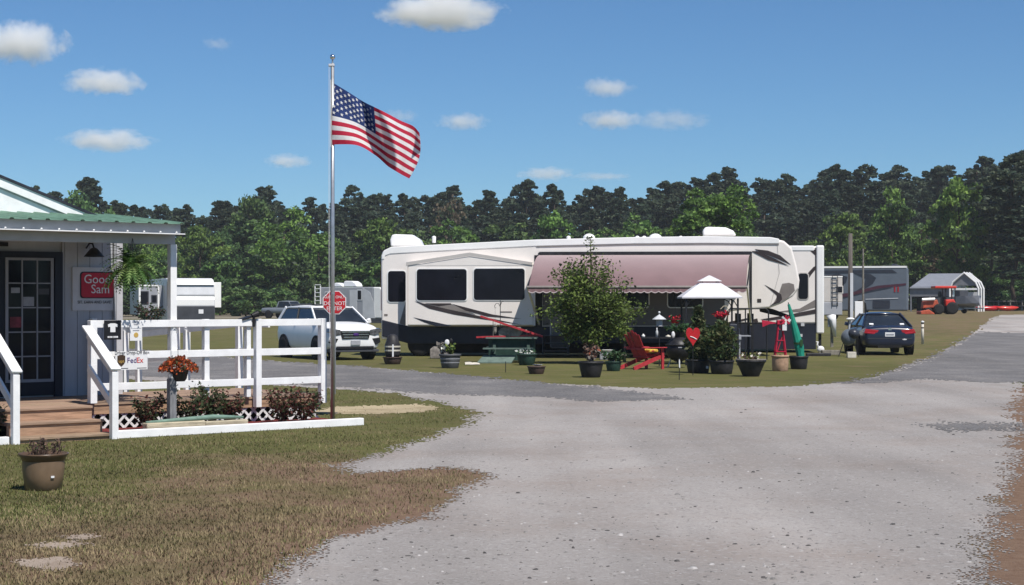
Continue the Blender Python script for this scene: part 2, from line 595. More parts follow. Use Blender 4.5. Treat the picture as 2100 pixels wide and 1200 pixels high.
def vnoise(x, y):
    xi, yi = np.floor(x).astype(int), np.floor(y).astype(int)
    fx, fy = x - xi, y - yi
    fx, fy = fx * fx * (3 - 2 * fx), fy * fy * (3 - 2 * fy)
    g = lambda a, b: _tab[a & 255, b & 255]
    return (g(xi, yi) * (1 - fx) + g(xi + 1, yi) * fx) * (1 - fy) + (g(xi, yi + 1) * (1 - fx) + g(xi + 1, yi + 1) * fx) * fy


def fbm(x, y, o=4):
    t, a = 0.0, 0.5
    for i in range(o):
        t = t + a * (vnoise(x * 2 ** i + 17 * i, y * 2 ** i + 5 * i) - 0.5)
        a *= 0.6
    return t


def signed(px, py, poly):
    """signed distance in metres (positive inside) of ground points to a ground polygon"""
    x, y = px, py
    n = len(poly)
    d = np.full(x.shape, 1e9)
    ins = np.zeros(x.shape, bool)
    for i in range(n):
        (ax, ay), (bx, by) = poly[i], poly[(i + 1) % n]
        ex, ey = bx - ax, by - ay
        t = np.clip(((x - ax) * ex + (y - ay) * ey) / (ex * ex + ey * ey + 1e-12), 0, 1)
        d = np.minimum(d, np.hypot(x - ax - t * ex, y - ay - t * ey))
        c = ((ay > y) != (by > y)) & (x < (bx - ax) * (y - ay) / (by - ay + 1e-12) + ax)
        ins ^= c
    return np.where(ins, d, -d)


def gpoly(pts):
    return [tuple(G(a, b)[:2]) for a, b in pts]


def sheet(name, pts, lift, m, amp=0.5, fscale=1.5, step=(4, 1.2), far=1.0):
    """ragged-edged sheet on the ground: cells of a fine grid kept where they fall inside the noisy outline"""
    pl = gpoly(pts)
    x0, x1 = min(p[0] for p in pts) - 60, max(p[0] for p in pts) + 60
    y0, y1 = max(631, min(p[1] for p in pts) - 14), max(p[1] for p in pts) + 25
    cols = np.arange(x0, x1 + 1, step[0])
    rows = [y0]
    while rows[-1] < y1:
        rows.append(rows[-1] + (step[1] if rows[-1] > 700 else 1.0))
    D = np.array([G(1050, r).y for r in rows])
    k = (cols - 1050) / FPX
    X = k[None, :] * D[:, None]
    Y = np.repeat(D[:, None], len(cols), 1)
    # small sideways jitter so that the grid never shows in the edge
    g = np.random.default_rng(len(name))
    X = X + (g.random(X.shape) - .5) * (step[0] / FPX) * Y * 0.7
    cx = (X[:-1, :-1] + X[1:, 1:]) / 2
    cy = (Y[:-1, :-1] + Y[1:, 1:]) / 2
    sd = signed(cx, cy, pl) + amp * (fbm(cx * fscale, cy * fscale * .6, 5) * 2) + amp * 1.3 * (g.random(cx.shape) - .5)
    keep = sd > 0
    nr, nc = X.shape
    idx = np.arange(nr * nc).reshape(nr, nc)
    q = np.stack([idx[:-1, :-1], idx[1:, :-1], idx[1:, 1:], idx[:-1, 1:]], -1)[keep]
    used, inv = np.unique(q, return_inverse=True)
    q = inv.reshape(q.shape)[:, ::-1]
    Z = gz(X, Y) + lift
    v = np.stack([X.ravel(), Y.ravel(), Z.ravel()], 1)[used]
    o = fast(name, v, q, [m])
    o['kind'] = 'structure'
    return o


def ground_mat(name, c_lo, c_hi, c_alt, s1, s2, s3, bump, attr=None, c_soil=None, specks=None, alt_range=(.46, .72)):
    m = bpy.data.materials.new(name)
    m.use_nodes = True
    n, l = m.node_tree.nodes, m.node_tree.links
    b = n['Principled BSDF']
    b.inputs['Roughness'].default_value = 0.95
    b.inputs['Specular IOR Level'].default_value = 0.15
    tc = n.new('ShaderNodeTexCoord')

    def noise(sc, det=6, ro=.6):
        t = n.new('ShaderNodeTexNoise')
        t.inputs['Scale'].default_value = sc
        t.inputs['Detail'].default_value = det
        t.inputs['Roughness'].default_value = ro
        l.new(tc.outputs['Object'], t.inputs['Vector'])
        return t

    def rmap(o, a, bb):
        t = n.new('ShaderNodeMapRange')
        t.inputs['From Min'].default_value = a
        t.inputs['From Max'].default_value = bb
        l.new(o, t.inputs[0])
        return t.outputs[0]

    def mixc(f, a, bb):
        t = n.new('ShaderNodeMix')
        t.data_type = 'RGBA'
        l.new(f, t.inputs['Factor'])
        for s, k in ((a, 'A'), (bb, 'B')):
            if isinstance(s, tuple):
                t.inputs[k].default_value = (*s, 1)
            else:
                l.new(s, t.inputs[k])
        return t.outputs['Result']
    fine = noise(s1, 8, .75)
    c = mixc(rmap(fine.outputs[0], .3, .7), c_lo, c_hi)
    c = mixc(rmap(noise(s2).outputs[0], *alt_range), c, c_alt)
    big = noise(s3, 4)
    hs = n.new('ShaderNodeHueSaturation')
    mr = n.new('ShaderNodeMapRange')
    mr.inputs['From Min'].default_value, mr.inputs['From Max'].default_value = .3, .7
    mr.inputs['To Min'].default_value, mr.inputs['To Max'].default_value = .82, 1.16
    l.new(big.outputs[0], mr.inputs[0])
    l.new(mr.outputs[0], hs.inputs['Value'])
    l.new(c, hs.inputs['Color'])
    c = hs.outputs[0]
    if attr:
        at = n.new('ShaderNodeAttribute')
        at.attribute_name = attr
        ad = n.new('ShaderNodeMath')
        ad.operation = 'ADD'
        sb = n.new('ShaderNodeMath')
        sb.operation = 'MULTIPLY_ADD'
        sb.inputs[1].default_value = 1.6
        sb.inputs[2].default_value = -.8
        l.new(noise(1.1, 9, .72).outputs[0], sb.inputs[0])
        l.new(at.outputs['Fac'], ad.inputs[0])
        l.new(sb.outputs[0], ad.inputs[1])
        soil = mixc(rmap(noise(9, 8, .75).outputs[0], .35, .65), c_soil[0], c_soil[1])
        c = mixc(rmap(ad.outputs[0], .28, .85), c, soil)
    if specks:
        mpw = n.new('ShaderNodeMapping')
        mpw.inputs['Rotation'].default_value = (0, 0, R(-14))
        mpw.inputs['Scale'].default_value = (.9, .06, 1)
        l.new(tc.outputs['Object'], mpw.inputs[0])
        tw = n.new('ShaderNodeTexNoise')
        tw.inputs['Scale'].default_value = .8
        tw.inputs['Detail'].default_value = 4
        l.new(mpw.outputs[0], tw.inputs['Vector'])
        hv = n.new('ShaderNodeHueSaturation')
        mw = n.new('ShaderNodeMapRange')
        mw.inputs['From Min'].default_value, mw.inputs['From Max'].default_value = .38, .62
        mw.inputs['To Min'].default_value, mw.inputs['To Max'].default_value = .86, 1.1
        l.new(tw.outputs[0], mw.inputs[0])
        l.new(mw.outputs[0], hv.inputs['Value'])
        l.new(c, hv.inputs['Color'])
        c = hv.outputs[0]
        vo = n.new('ShaderNodeTexVoronoi')
        vo.inputs['Scale'].default_value = specks[0]
        l.new(tc.outputs['Object'], vo.inputs['Vector'])
        sv = n.new('ShaderNodeSeparateColor')
        l.new(vo.outputs['Color'], sv.inputs[0])
        c = mixc(rmap(sv.outputs[0], specks[1], specks[1] + .25), c, specks[2])
        c = mixc(rmap(sv.outputs[1], specks[1] + .05, specks[1] + .3), c, specks[3])
    l.new(c, b.inputs['Base Color'])
    bp = n.new('ShaderNodeBump')
    bp.inputs['Strength'].default_value = bump
    bp.inputs['Distance'].default_value = 0.03
    l.new(fine.outputs[0], bp.inputs['Height'])
    l.new(bp.outputs[0], b.inputs['Normal'])
    return m


M['lawn'] = ground_mat('lawn', (0.073, 0.080, 0.022), (0.143, 0.135, 0.049), (0.150, 0.125, 0.058), 34, 1.1, .16, .8,
                       'soil', ((0.159, 0.096, 0.063), (0.229, 0.155, 0.107)))
M['gravel'] = ground_mat('gravel', (0.272, 0.248, 0.233), (0.422, 0.395, 0.374), (0.308, 0.266, 0.239), 55, .45, .10, .7,
                         specks=(34, .84, (0.215, 0.202, 0.191), (0.494, 0.475, 0.463)))
M['asphalt'] = ground_mat('asphalt', (0.108, 0.104, 0.105), (0.184, 0.177, 0.177), (0.216, 0.202, 0.193), 45, .8, .2, .5,
                          specks=(40, .72, (0.092, 0.091, 0.093), (0.248, 0.242, 0.237)))
M['sand'] = ground_mat('sand', (0.341, 0.274, 0.171), (0.473, 0.397, 0.265), (0.265, 0.208, 0.123), 30, 1.5, .3, .4)
M['bare'] = ground_mat('bare', (0.267, 0.208, 0.163), (0.385, 0.322, 0.267), (0.217, 0.159, 0.118), 30, 2, .3, .5)
M['dirt'] = ground_mat('dirt', (0.163, 0.138, 0.103), (0.232, 0.202, 0.155), (0.138, 0.129, 0.077), 8, .3, .05, .3)

ROAD = [(380, 1420), (480, 1300), (560, 1200), (640, 1147), (710, 1105), (848, 1063), (918, 1022), (1008, 973), (939, 959), (814, 963), (716, 972),
        (690, 955), (750, 938), (904, 897), (994, 846), (883, 822), (814, 808), (682, 797), (550, 790), (250, 778), (-500, 765), (-500, 705),
        (250, 715), (560, 742), (710, 751), (918, 768), (1126, 787), (1335, 797), (1613, 794), (1752, 783), (1822, 765), (1912, 733), (1985, 692),
        (2028, 658), (2052, 646), (2150, 645), (2300, 660), (2200, 735), (2092, 760), (2088, 800), (2082, 860), (2076, 960), (2046, 1040),
        (2030, 1130), (2025, 1200), (2010, 1420)]
ROAD0 = ROAD
SOIL = [(1010, 973), (940, 957), (700, 975), (560, 935), (440, 940), (330, 985), (260, 1040), (120, 1075), (-200, 1090), (-400, 1300),
        (450, 1300), (560, 1200), (700, 1110), (900, 1035)]
SOIL2 = [(2060, 800), (2600, 740), (2800, 1300), (1980, 1300), (2020, 1040)]
Dg = np.concatenate([np.array([-60., -25., -8., 0.]), np.geomspace(2.5, 60, 130), np.geomspace(62, 420, 60)[0:], np.array([600., 1000., 2500.])])
kg = np.linspace(-0.62, 0.62, 260)
Xg, Yg = kg[None] * np.maximum(Dg[:, None], 45.0), np.repeat(Dg[:, None], len(kg), 1)
dr_ = signed(Xg, Yg, gpoly(ROAD0))
sA = np.clip(signed(Xg, Yg, gpoly(SOIL)) / 2.2 + .50, 0, .62) + np.where(Yg < 24, .38 * np.clip(1 + dr_ / 1.1, 0, 1), 0) * (Xg < 1.5)
sB = np.clip(signed(Xg, Yg, gpoly(SOIL2)) / 1.0 + .75, 0, 1)
# dry straw-coloured turf on the rise behind the dark car
sC = .24 * sstep(44, 52, Yg) * sstep(.15, .24, Xg / Yg) + np.where(Yg < 30, .12, .10 + .20 * sstep(60, 110, Yg))
soil = np.clip(np.maximum(np.maximum(sA, sB), sC), 0, 1)
nr, nc = Xg.shape
ix = np.arange(nr * nc).reshape(nr, nc)
qg = np.stack([ix[:-1, :-1], ix[:-1, 1:], ix[1:, 1:], ix[1:, :-1]], -1).reshape(-1, 4)
vg = np.stack([Xg.ravel(), Yg.ravel(), (gz(Xg, Yg)).ravel()], 1)
base = len(vg)
vg = np.concatenate([vg, [[-4000, -3000, -.05], [4000, -3000, -.05], [4000, 5000, -.05], [-4000, 5000, -.05]]])
qg = np.concatenate([qg, [[base, base + 1, base + 2, base + 3]]])
ground = fast('ground', vg, qg, ['lawn'])
ground['kind'] = 'structure'
at = ground.data.attributes.new('soil', 'FLOAT', 'POINT')
at.data.foreach_set('value', np.concatenate([soil.ravel(), [.1] * 4]).astype(np.float32))

sheet('road', ROAD, .004, 'gravel', .24, 2.3)
sheet('asphalt_lane', [(-450, 705), (250, 714), (560, 741), (710, 750), (918, 767), (1100, 784), (1250, 797), (1390, 819), (1250, 824), (1100, 814),
                       (900, 808), (750, 797), (560, 786), (250, 770), (-450, 757)], .008, 'asphalt', .35, 1.6)
sheet('asphalt_drive', [(1650, 784), (1752, 782), (1822, 764), (1912, 732), (1985, 691), (2005, 680), (2220, 690), (2190, 735), (2120, 780), (2050, 786), (1900, 778), (1760, 788)],
      .008, 'asphalt', .35, 1.4)
sheet('asphalt_patch', [(1880, 872), (1960, 866), (2070, 870), (2060, 882), (1960, 886), (1900, 880)], .008, 'asphalt', .55, 1.8)
sheet('sand_patch', [(600, 846), (700, 835), (860, 829), (905, 836), (870, 846), (740, 850)], .004, 'sand', .2, 2.0)
sheet('bare_patch', [(40, 1150), (120, 1143), (170, 1158), (110, 1170), (50, 1162)], .004, 'bare', .07, 4.0, (4, 1.5))
sheet('bare_patch', [(70, 1118), (150, 1110), (195, 1117), (120, 1127)], .004, 'bare', .12, 4.0, (4, 1.5))
sheet('bare_patch', [(140, 1100), (190, 1096), (205, 1103), (160, 1108)], .004, 'bare', .12, 4.0, (4, 1.5))
sheet('dirt_road', [(100, 645), (600, 644), (600, 653), (100, 656)], .01, 'dirt', .4, .2, (10, 1))

# loose stones on the gravel
st_v, st_q, st_m = [], [], []
a6 = np.arange(6) * math.pi / 3
sh = np.concatenate([np.stack([np.cos(a6), np.sin(a6), a6 * 0], 1), np.stack([.62 * np.cos(a6 + .3), .62 * np.sin(a6 + .3), a6 * 0 + .8], 1), [[0, 0, 1.0]]])
rp = gpoly(ROAD)
for i in range(3000):
    py = 690 + 560 * rng.random() ** .8
    px = rng.uniform(500, 2100)
    p = G(px, py)
    if float(signed(np.array([p.x]), np.array([p.y]), rp)[0]) < rng.choice([.1, .1, -.1]):
        continue
    r = rng.choice([.005, .007, .008, .01, .012, .016, .02]) * (0.6 + rng.random() * .6)
    if rng.random() < .012:
        r *= 2.0
    jit = 1 + .5 * (np.array([rng.random() for _ in range(13)])[:, None] - .5)
    q = sh * jit * np.array([r * rng.uniform(.8, 1.5), r * rng.uniform(.7, 1.2), r * rng.uniform(.35, .7)])
    a = rng.random() * 6.28
    q = np.stack([q[:, 0] * math.cos(a) - q[:, 1] * math.sin(a), q[:, 0] * math.sin(a) + q[:, 1] * math.cos(a), q[:, 2]], 1)
    k = len(st_v) * 13
    st_v.append(q + np.array([p.x, p.y, p.z + .003]))
    mi = rng.choice([0, 0, 0, 2, 2, 0, 1])
    for j in range(6):
        n_ = (j + 1) % 6
        st_q += [(k + j, k + n_, k + 6 + n_), (k + j, k + 6 + n_, k + 6 + j), (k + 6 + j, k + 6 + n_, k + 12)]
        st_m += [mi] * 3
M['stone_a'] = mat('stone_a', (0.22, 0.21, 0.20), .9, .3, 40)
M['stone_b'] = mat('stone_b', (0.37, 0.355, 0.345), .9, .2, 40)
M['stone_c'] = mat('stone_c', (0.085, 0.08, 0.078), .9, .3, 40)
tag(fast('gravel_stones', np.concatenate(st_v), np.array(st_q), ['stone_a', 'stone_b', 'stone_c'], st_m), 'loose pebbles scattered over the pale gravel drive', 'gravel', kind='stuff')

# short turf blades on the near lawn
n = 190000
py = 790 + 470 * nrg.random(n)
px = nrg.uniform(-60, 1100, n)
D = CH * FPX / (py - HZ)
X = (px - 1050) / FPX * D
on_road = signed(X, D, rp) + .22 * fbm(X * 2.2, D * 1.3, 5) * 2
so = np.clip(signed(X, D, gpoly(SOIL)) / 1.3 + .62, 0, 1)
dens = fbm(X * .8, D * .8, 4) + .5
FO, FTH = Vector((-5.221, 22.979, 0)), R(40)
ly = -(X - FO.x) * math.sin(FTH) + (D - FO.y) * math.cos(FTH)
lx = (X - FO.x) * math.cos(FTH) + (D - FO.y) * math.sin(FTH)
bare_ = np.zeros(n, bool)
for bp2 in ([(40, 1150), (120, 1143), (170, 1158), (110, 1170), (50, 1162)], [(70, 1118), (150, 1110), (195, 1117), (120, 1127)], [(140, 1100), (190, 1096), (205, 1103), (160, 1108)], [(600, 846), (700, 835), (860, 829), (905, 836), (870, 846), (740, 850)]):
    bare_ |= signed(X, D, gpoly(bp2)) > -.02
ok = (nrg.random(n) < np.clip(.15 + np.maximum(-on_road, 0) * 2.0, 0, 1)) & (on_road < -.02) & (~bare_ | (nrg.random(n) < .12)) & (nrg.random(n) < (1.05 - .45 * so) * dens * 1.5) & ~((ly > -.05) & (lx < 4.0) & (ly < 8))
X, D, so = X[ok], D[ok], so[ok]
n = len(X)
hgt = nrg.uniform(.012, .036, n)
ang = nrg.random(n) * 6.283
lean = nrg.uniform(.2, 1.1, n) * hgt
wd = nrg.uniform(.003, .006, n)
b0 = np.stack([X - wd * np.cos(ang), D - wd * np.sin(ang), np.zeros(n)], 1)
b1 = np.stack([X + wd * np.cos(ang), D + wd * np.sin(ang), np.zeros(n)], 1)
tp = np.stack([X - lean * np.sin(ang), D + lean * np.cos(ang), hgt], 1)
tri = np.arange(n * 3).reshape(n, 3)
tag(fast('lawn_grass', np.stack([b0, b1, tp], 1).reshape(-1, 3), tri, ['grass_a', 'grass_b'], (nrg.random(n) < .30 + .62 * so).astype(int)),
    'short green and straw-coloured turf of the near lawn', 'grass', kind='stuff')


# ------------------------------------------------------------------ trees
def crown_mesh(name, seed, w, h0, h1, nclump, per, leaf, mats, kind):
    g = np.random.default_rng(seed)
    cs, rad = [], []
    hc, hh = (h0 + h1) / 2, (h1 - h0) / 2
    while len(cs) < nclump:
        if kind == 'pine':
            t = g.random() ** .85 if len(cs) > 4 else .97 + .01 * len(cs)
            z = h0 + (h1 - h0) * t
            rr = w * (.20 + .90 * math.sin(math.pi * (0.03 + .72 * (1 - t)))) * (1 + .25 * math.sin(9 * t + seed))
            a = g.random() * 6.283
            r = rr * math.sqrt(g.random())
            cs.append((r * math.cos(a), r * math.sin(a), z))
            rad.append(w * g.uniform(.16, .34) * (.6 if t > .88 else 1))
        else:
            p = g.normal(size=3)
            p /= np.linalg.norm(p)
            p *= g.uniform(.55, .98) * (1 + .18 * math.sin(3 * p[0] + seed) + .12 * math.sin(5 * p[1] + 2 * seed))
            if p[2] < -.93:
                continue
            cs.append((p[0] * w, p[1] * w, hc + p[2] * hh))
            rad.append(w * g.uniform(.17, .34))
    C, MI = [], []
    for c, r in zip(cs, rad):
        m = int(per * g.uniform(.7, 1.3))
        p = g.normal(size=(m, 3))
        p /= np.linalg.norm(p, axis=1)[:, None]
        p[:, 2] = np.where(p[:, 2] < -.2, -p[:, 2] * .6, p[:, 2])
        p *= r * g.uniform(.55, 1.08, (m, 1))
        if kind == 'pine':
            p[:, 2] *= .62
        else:
            p[:, 2] *= .8
        C.append(p + np.array(c))
        base = g.choice([0, 0, 1, 1, 2])
        mi = np.full(m, base)
        sw = g.random(m) < .3
        mi[sw] = g.integers(0, len(mats), sw.sum())
        MI.append(np.minimum(mi, len(mats) - 1))
    C = np.concatenate(C)
    v, q = leafquads(C, leaf, g, .62, .5)
    return fast(name, v, q, mats, np.concatenate(MI), parent='mesh'), cs


def trunk_mesh(name, seed, h, r, cs, top=.85):
    g = random.Random(seed)
    b = MB()
    pts = [(0, 0, -.3)]
    x = y = 0
    for i in range(1, 7):
        x += g.uniform(-.02, .02) * h
        y += g.uniform(-.02, .02) * h
        pts.append((x, y, h * top * i / 6))
    b.tube(pts, [r * (1.25 if i == 0 else 1 - .12 * i) for i in range(7)], 7)
    for c in g.sample(list(cs), min(9, len(cs))):
        z0 = max(h * .12, min(c[2] * .75, h * top * .95))
        k = z0 / (h * top)
        sx, sy = x * k, y * k
        b.tube([(sx, sy, z0), ((sx + c[0]) / 2, (sy + c[1]) / 2, (z0 + c[2]) / 2 + .05 * h * .3), tuple(c)], [r * .42, r * .28, r * .1], 5)
    o = b.build(name, 'bark', fix=False, smooth=True)
    me = o.data
    bpy.data.objects.remove(o)
    return me


PINE, OAK, SPR, BARE = [], [], [], []
for i in range(6):
    w, h = [2.9, 2.5, 3.3, 2.3, 3.0, 2.6][i], 20
    me, cs = crown_mesh('crown', 100 + i, w, h * [.3, .4, .28, .35, .3, .42][i], h, 120, 58, .27, ['pine_a', 'pine_b', 'pine_c'], 'pine')
    PINE.append((me, trunk_mesh('trunk', i, h, .22, cs, .93), h, w))
for i in range(5):
    w, h = [4.2, 3.6, 4.8, 3.3, 4.0][i], 12
    me, cs = crown_mesh('crown', 200 + i, w, -h * .05, h, 84, 92, .27, ['oak_a', 'oak_b', 'oak_c'], 'oak')
    OAK.append((me, trunk_mesh('trunk', 20 + i, h, .24, cs, .8), h, w))
for i in range(4):
    w, h = [4.0, 3.4, 4.4, 3.7][i], 12
    me, cs = crown_mesh('crown', 300 + i, w, h * .03, h, 80, 92, .25, ['spring_a', 'spring_b', 'spring_c'], 'oak')
    SPR.append((me, trunk_mesh('trunk', 40 + i, h, .22, cs, .8), h, w))
for i in range(2):
    w, h = 3.0, 11
    me, cs = crown_mesh('crown', 400 + i, w, h * .2, h, 44, 46, .2, ['bare_a', 'bare_b', 'oak_a'], 'oak')
    BARE.append((me, trunk_mesh('trunk', 60 + i, h, .18, cs, .85), h, w))


SHR, BSH = [], []
for i in range(4):
    w, h = [2.6, 3.0, 2.3, 2.8][i], 4.0
    me, cs = crown_mesh('crown', 500 + i, w, -.4, h, 46, 80, .25, ['oak_a', 'oak_b', 'oak_c'], 'oak')
    SHR.append((me, trunk_mesh('trunk', 70 + i, h, .10, cs, .7), h, w))
for i in range(4):
    w, h = [3.6, 3.1, 4.0, 3.4][i], 7.0
    me, cs = crown_mesh('crown', 600 + i, w, -.4, h, 70, 90, .27, ['oak_a', 'oak_b', 'oak_c'] if i % 2 else ['oak_a', 'spring_a', 'oak_c'], 'oak')
    BSH.append((me, trunk_mesh('trunk', 80 + i, h, .16, cs, .75), h, w))


def tree(name, kinds, i, label, group, px, d, top, wpx=None):
    """a tree whose top shows at pixel (px, top) when it stands d metres away"""
    me, tr, h, w = kinds[i % len(kinds)]
    x = (px - 1050) / FPX * d
    z = float(gz(x, d))
    hh = CH - (top - HZ) / FPX * d - z
    s = hh / h
    sw = (wpx / 2 / FPX * d / w) if wpx else s
    t = thing(name, label, 'tree', (x, d, z), rng.random() * 6.283, group)
    shared('crown', me, t, scale=(sw, sw, s))
    shared('trunk', tr, t, scale=(sw, sw, s))
    return t


# skyline profile of the photograph: tree-top row by column
SKY = [(-300, 400), (60, 400), (110, 398), (170, 378), (225, 395), (260, 420), (330, 420), (400, 425), (470, 412), (520, 390), (560, 408), (640, 405), (700, 415),
       (730, 398), (800, 410), (850, 405), (920, 398), (990, 412), (1050, 395), (1095, 385), (1150, 402), (1200, 395), (1270, 388), (1340, 382),
       (1400, 372), (1450, 360), (1500, 362), (1540, 385), (1570, 362), (1600, 358), (1640, 388), (1690, 352), (1740, 362), (1800, 355), (1880, 350),
       (1950, 345), (2030, 340), (2080, 325), (2120, 318), (2400, 320)]


def skyrow(px):
    return float(np.interp(px, [a for a, b in SKY], [b for a, b in SKY]))


def behind(px):
    for lim, w in ((245, 'the gabled office'), (560, 'the porch railing'), (790, 'the flagpole'), (1250, 'the trailer slide-out'),
                   (1640, 'the trailer awning'), (1870, 'the grey motor coach')):
        if px < lim:
            return w
    return 'the metal shed'


GP = 'pines of the far tree line'
LP = 'tall dark pine in the far tree line'
px, i = -190, 0
while px < 2290:
    d = rng.uniform(300, 325)
    tree('pine_tree', PINE, rng.randrange(6), 'tall dark skyline pine far behind ' + behind(px), GP, px, d, skyrow(px) + rng.choice([-14, -6, 0, 4, 8, 14, 20, 26]))
    px += rng.uniform(14, 27)
px = -210
while px < 2290:
    tree('pine_tree', PINE, rng.randrange(6), 'shorter wide dark pine below the skyline behind ' + behind(px), GP, px, rng.uniform(282, 297), skyrow(px) + rng.uniform(22, 60), wpx=rng.uniform(62, 90))
    px += rng.uniform(36, 60)
GO, LO = 'leafy trees in front of the pines', 'broad mid-green leafy tree at the edge of the wood'
px = -220
while px < 2290:
    tree('leafy_tree', OAK, rng.randrange(5), 'shaded leafy tree deep in the wood behind ' + behind(px), GO, px, rng.uniform(272, 280), rng.uniform(500, 545), wpx=rng.uniform(90, 130))
    px += rng.uniform(60, 80)
px = -200
while px < 2290:
    sp_row = rng.random() < .4
    tree('leafy_tree', SPR if sp_row else OAK, rng.randrange(4), ('bright spring-green' if sp_row else 'broad mid-green') + ' leafy tree at the wood edge behind ' + behind(px), GO, px, rng.uniform(248, 270), rng.uniform(445, 510), wpx=rng.uniform(85, 135))
    px += rng.uniform(55, 85)
px = -220
while px < 2290:
    tree('leafy_tree', OAK, rng.randrange(5), 'shaded leafy tree deep in the wood behind ' + behind(px), GO, px, rng.uniform(330, 345), rng.uniform(490, 530), wpx=rng.uniform(90, 120))
    px += rng.uniform(45, 60)
GU, LU = 'low trees along the foot of the wood', 'low bushy tree at the dark foot of the wood'
px = -200
while px < 2290:
    tree('bushy_tree', BSH, rng.randrange(4), 'low bushy tree at the foot of the wood behind ' + behind(px), GU, px, rng.uniform(226, 244), rng.uniform(515, 578), wpx=rng.uniform(90, 135))
    px += rng.uniform(48, 70)
GS, LS = 'shrubs at the wood edge', 'rough dark shrub filling the edge of the wood'
px = -200
while px < 2290:
    tree('wood_shrub', SHR, rng.randrange(4), 'rough dark shrub filling the wood edge behind ' + behind(px), GS, px, rng.uniform(206, 222), rng.uniform(568, 612), wpx=rng.uniform(75, 115))['category'] = 'shrub'
    px += rng.uniform(42, 62)
# single trees one can tell apart
for a in [(410, 452, 100, 238, 0, 'pale spring-green tree behind the porch roof corner'),
          (335, 500, 80, 232, 1, 'small spring-green tree seen between hanging fern and porch post'),
          (575, 444, 135, 230, 2, 'bright spring-green tree with knobbly crown left of the flagpole'),
          (655, 470, 110, 236, 1, 'spring-green tree just left of the flagpole, beside the knobbly one'),
          (790, 436, 140, 244, 0, 'wide light-green tree right of the flagpole behind the long cream trailer'),
          (935, 452, 100, 246, 3, 'soft green tree behind the rear air conditioner of the long trailer'),
          (1130, 418, 90, 248, 1, 'pointed pale green tree behind the middle of the long trailer'),
          (1310, 440, 110, 240, 3, 'hazy green tree behind the round roof vents of the long trailer'),
          (1725, 425, 110, 225, 0, 'spring-green tree behind the utility pole'),
          (1835, 408, 120, 215, 2, 'bright green tree above the grey motor coach'),
          (1965, 345, 120, 205, 1, 'tall pale green tree at the edge of the dark pines above the metal shed')]:
    tree('leafy_tree', SPR, a[4], a[5], None, a[0], a[3], a[1], a[2])
me, cs = crown_mesh('crown', 777, 3.6, 2.2, 12, 120, 95, .17, ['spring_a', 'spring_b', 'spring_c'], 'oak')
DOME = [(me, trunk_mesh('trunk', 99, 12, .2, cs, .7), 12, 3.6)]
tree('leafy_tree', DOME, 0, 'domed leafy tree standing right behind the long cream trailer roof', None, 1462, 150, 372, 168)
tree('bare_tree', BARE, 0, 'brownish thin-leaved tree behind the long trailer roof', None, 1345, 236, 470, 80)
tree('bare_tree', BARE, 1, 'reddish-brown budding tree rising among the pines above the long trailer', None, 915, 262, 395, 70)
tree('bare_tree', BARE, 1, 'yellowish budding tree behind the metal shed', None, 1935, 214, 455, 110)
for a in [(2085, 322, 150, 200, 2), (2165, 316, 160, 204, 4), (2030, 372, 110, 222, 0), (2110, 430, 140, 192, 0), (2250, 320, 150, 205, 1)]:
    tree('pine_tree', PINE, a[4], 'tall dense dark pine at the end of the drive', 'pines at the end of the drive', a[0], a[3], a[1], a[2])
for a in [(165, 379, 130, 262, 2, 'tall dark round-crowned tree above the porch roof'), (515, 390, 100, 266, 0, 'tall dark leafy tree breaking the skyline left of the flagpole')]:
    tree('leafy_tree', OAK, a[4], a[5], None, a[0], a[3], a[1], a[2])


# ------------------------------------------------------------------ clouds: small fair-weather cumulus as real volumes
def cloud_mat(name, dens, seed, thr, flat):
    m = bpy.data.materials.new(name)
    m.use_nodes = True
    n, l = m.node_tree.nodes, m.node_tree.links
    n.remove(n['Principled BSDF'])
    tc = n.new('ShaderNodeTexCoord')
    ns = n.new('ShaderNodeTexNoise')
    ns.noise_dimensions = '4D'
    ns.inputs['W'].default_value = seed
    ns.inputs['Scale'].default_value = 1.5
    ns.inputs['Detail'].default_value = 5
    ns.inputs['Roughness'].default_value = .6
    mp = n.new('ShaderNodeMapping')
    mp.inputs['Scale'].default_value = (2.2, 1.4, 1.0)
    l.new(tc.outputs['Object'], mp.inputs[0])
    l.new(mp.outputs[0], ns.inputs['Vector'])
    ln = n.new('ShaderNodeVectorMath')
    ln.operation = 'LENGTH'
    l.new(tc.outputs['Object'], ln.inputs[0])
    # density = clamp((noise*1.5 - .25 - r) ...)
    a = n.new('ShaderNodeMath')
    a.operation = 'MULTIPLY_ADD'
    a.inputs[1].default_value = 1.9
    a.inputs[2].default_value = thr
    l.new(ns.outputs[0], a.inputs[0])
    b = n.new('ShaderNodeMath')
    b.operation = 'SUBTRACT'
    l.new(a.outputs[0], b.inputs[0])
    l.new(ln.outputs['Value'], b.inputs[1])
    c = n.new('ShaderNodeMapRange')
    c.inputs['From Min'].default_value = 0.0
    c.inputs['From Max'].default_value = 0.62
    c.inputs['To Max'].default_value = dens
    l.new(b.outputs[0], c.inputs[0])
    vs = n.new('ShaderNodeVolumeScatter')
    vs.inputs['Color'].default_value = (1, 1, 1, 1)
    vs.inputs['Anisotropy'].default_value = -0.45
    l.new(c.outputs[0], vs.inputs['Density'])
    l.new(vs.outputs[0], n['Material Output'].inputs['Volume'])
    return m


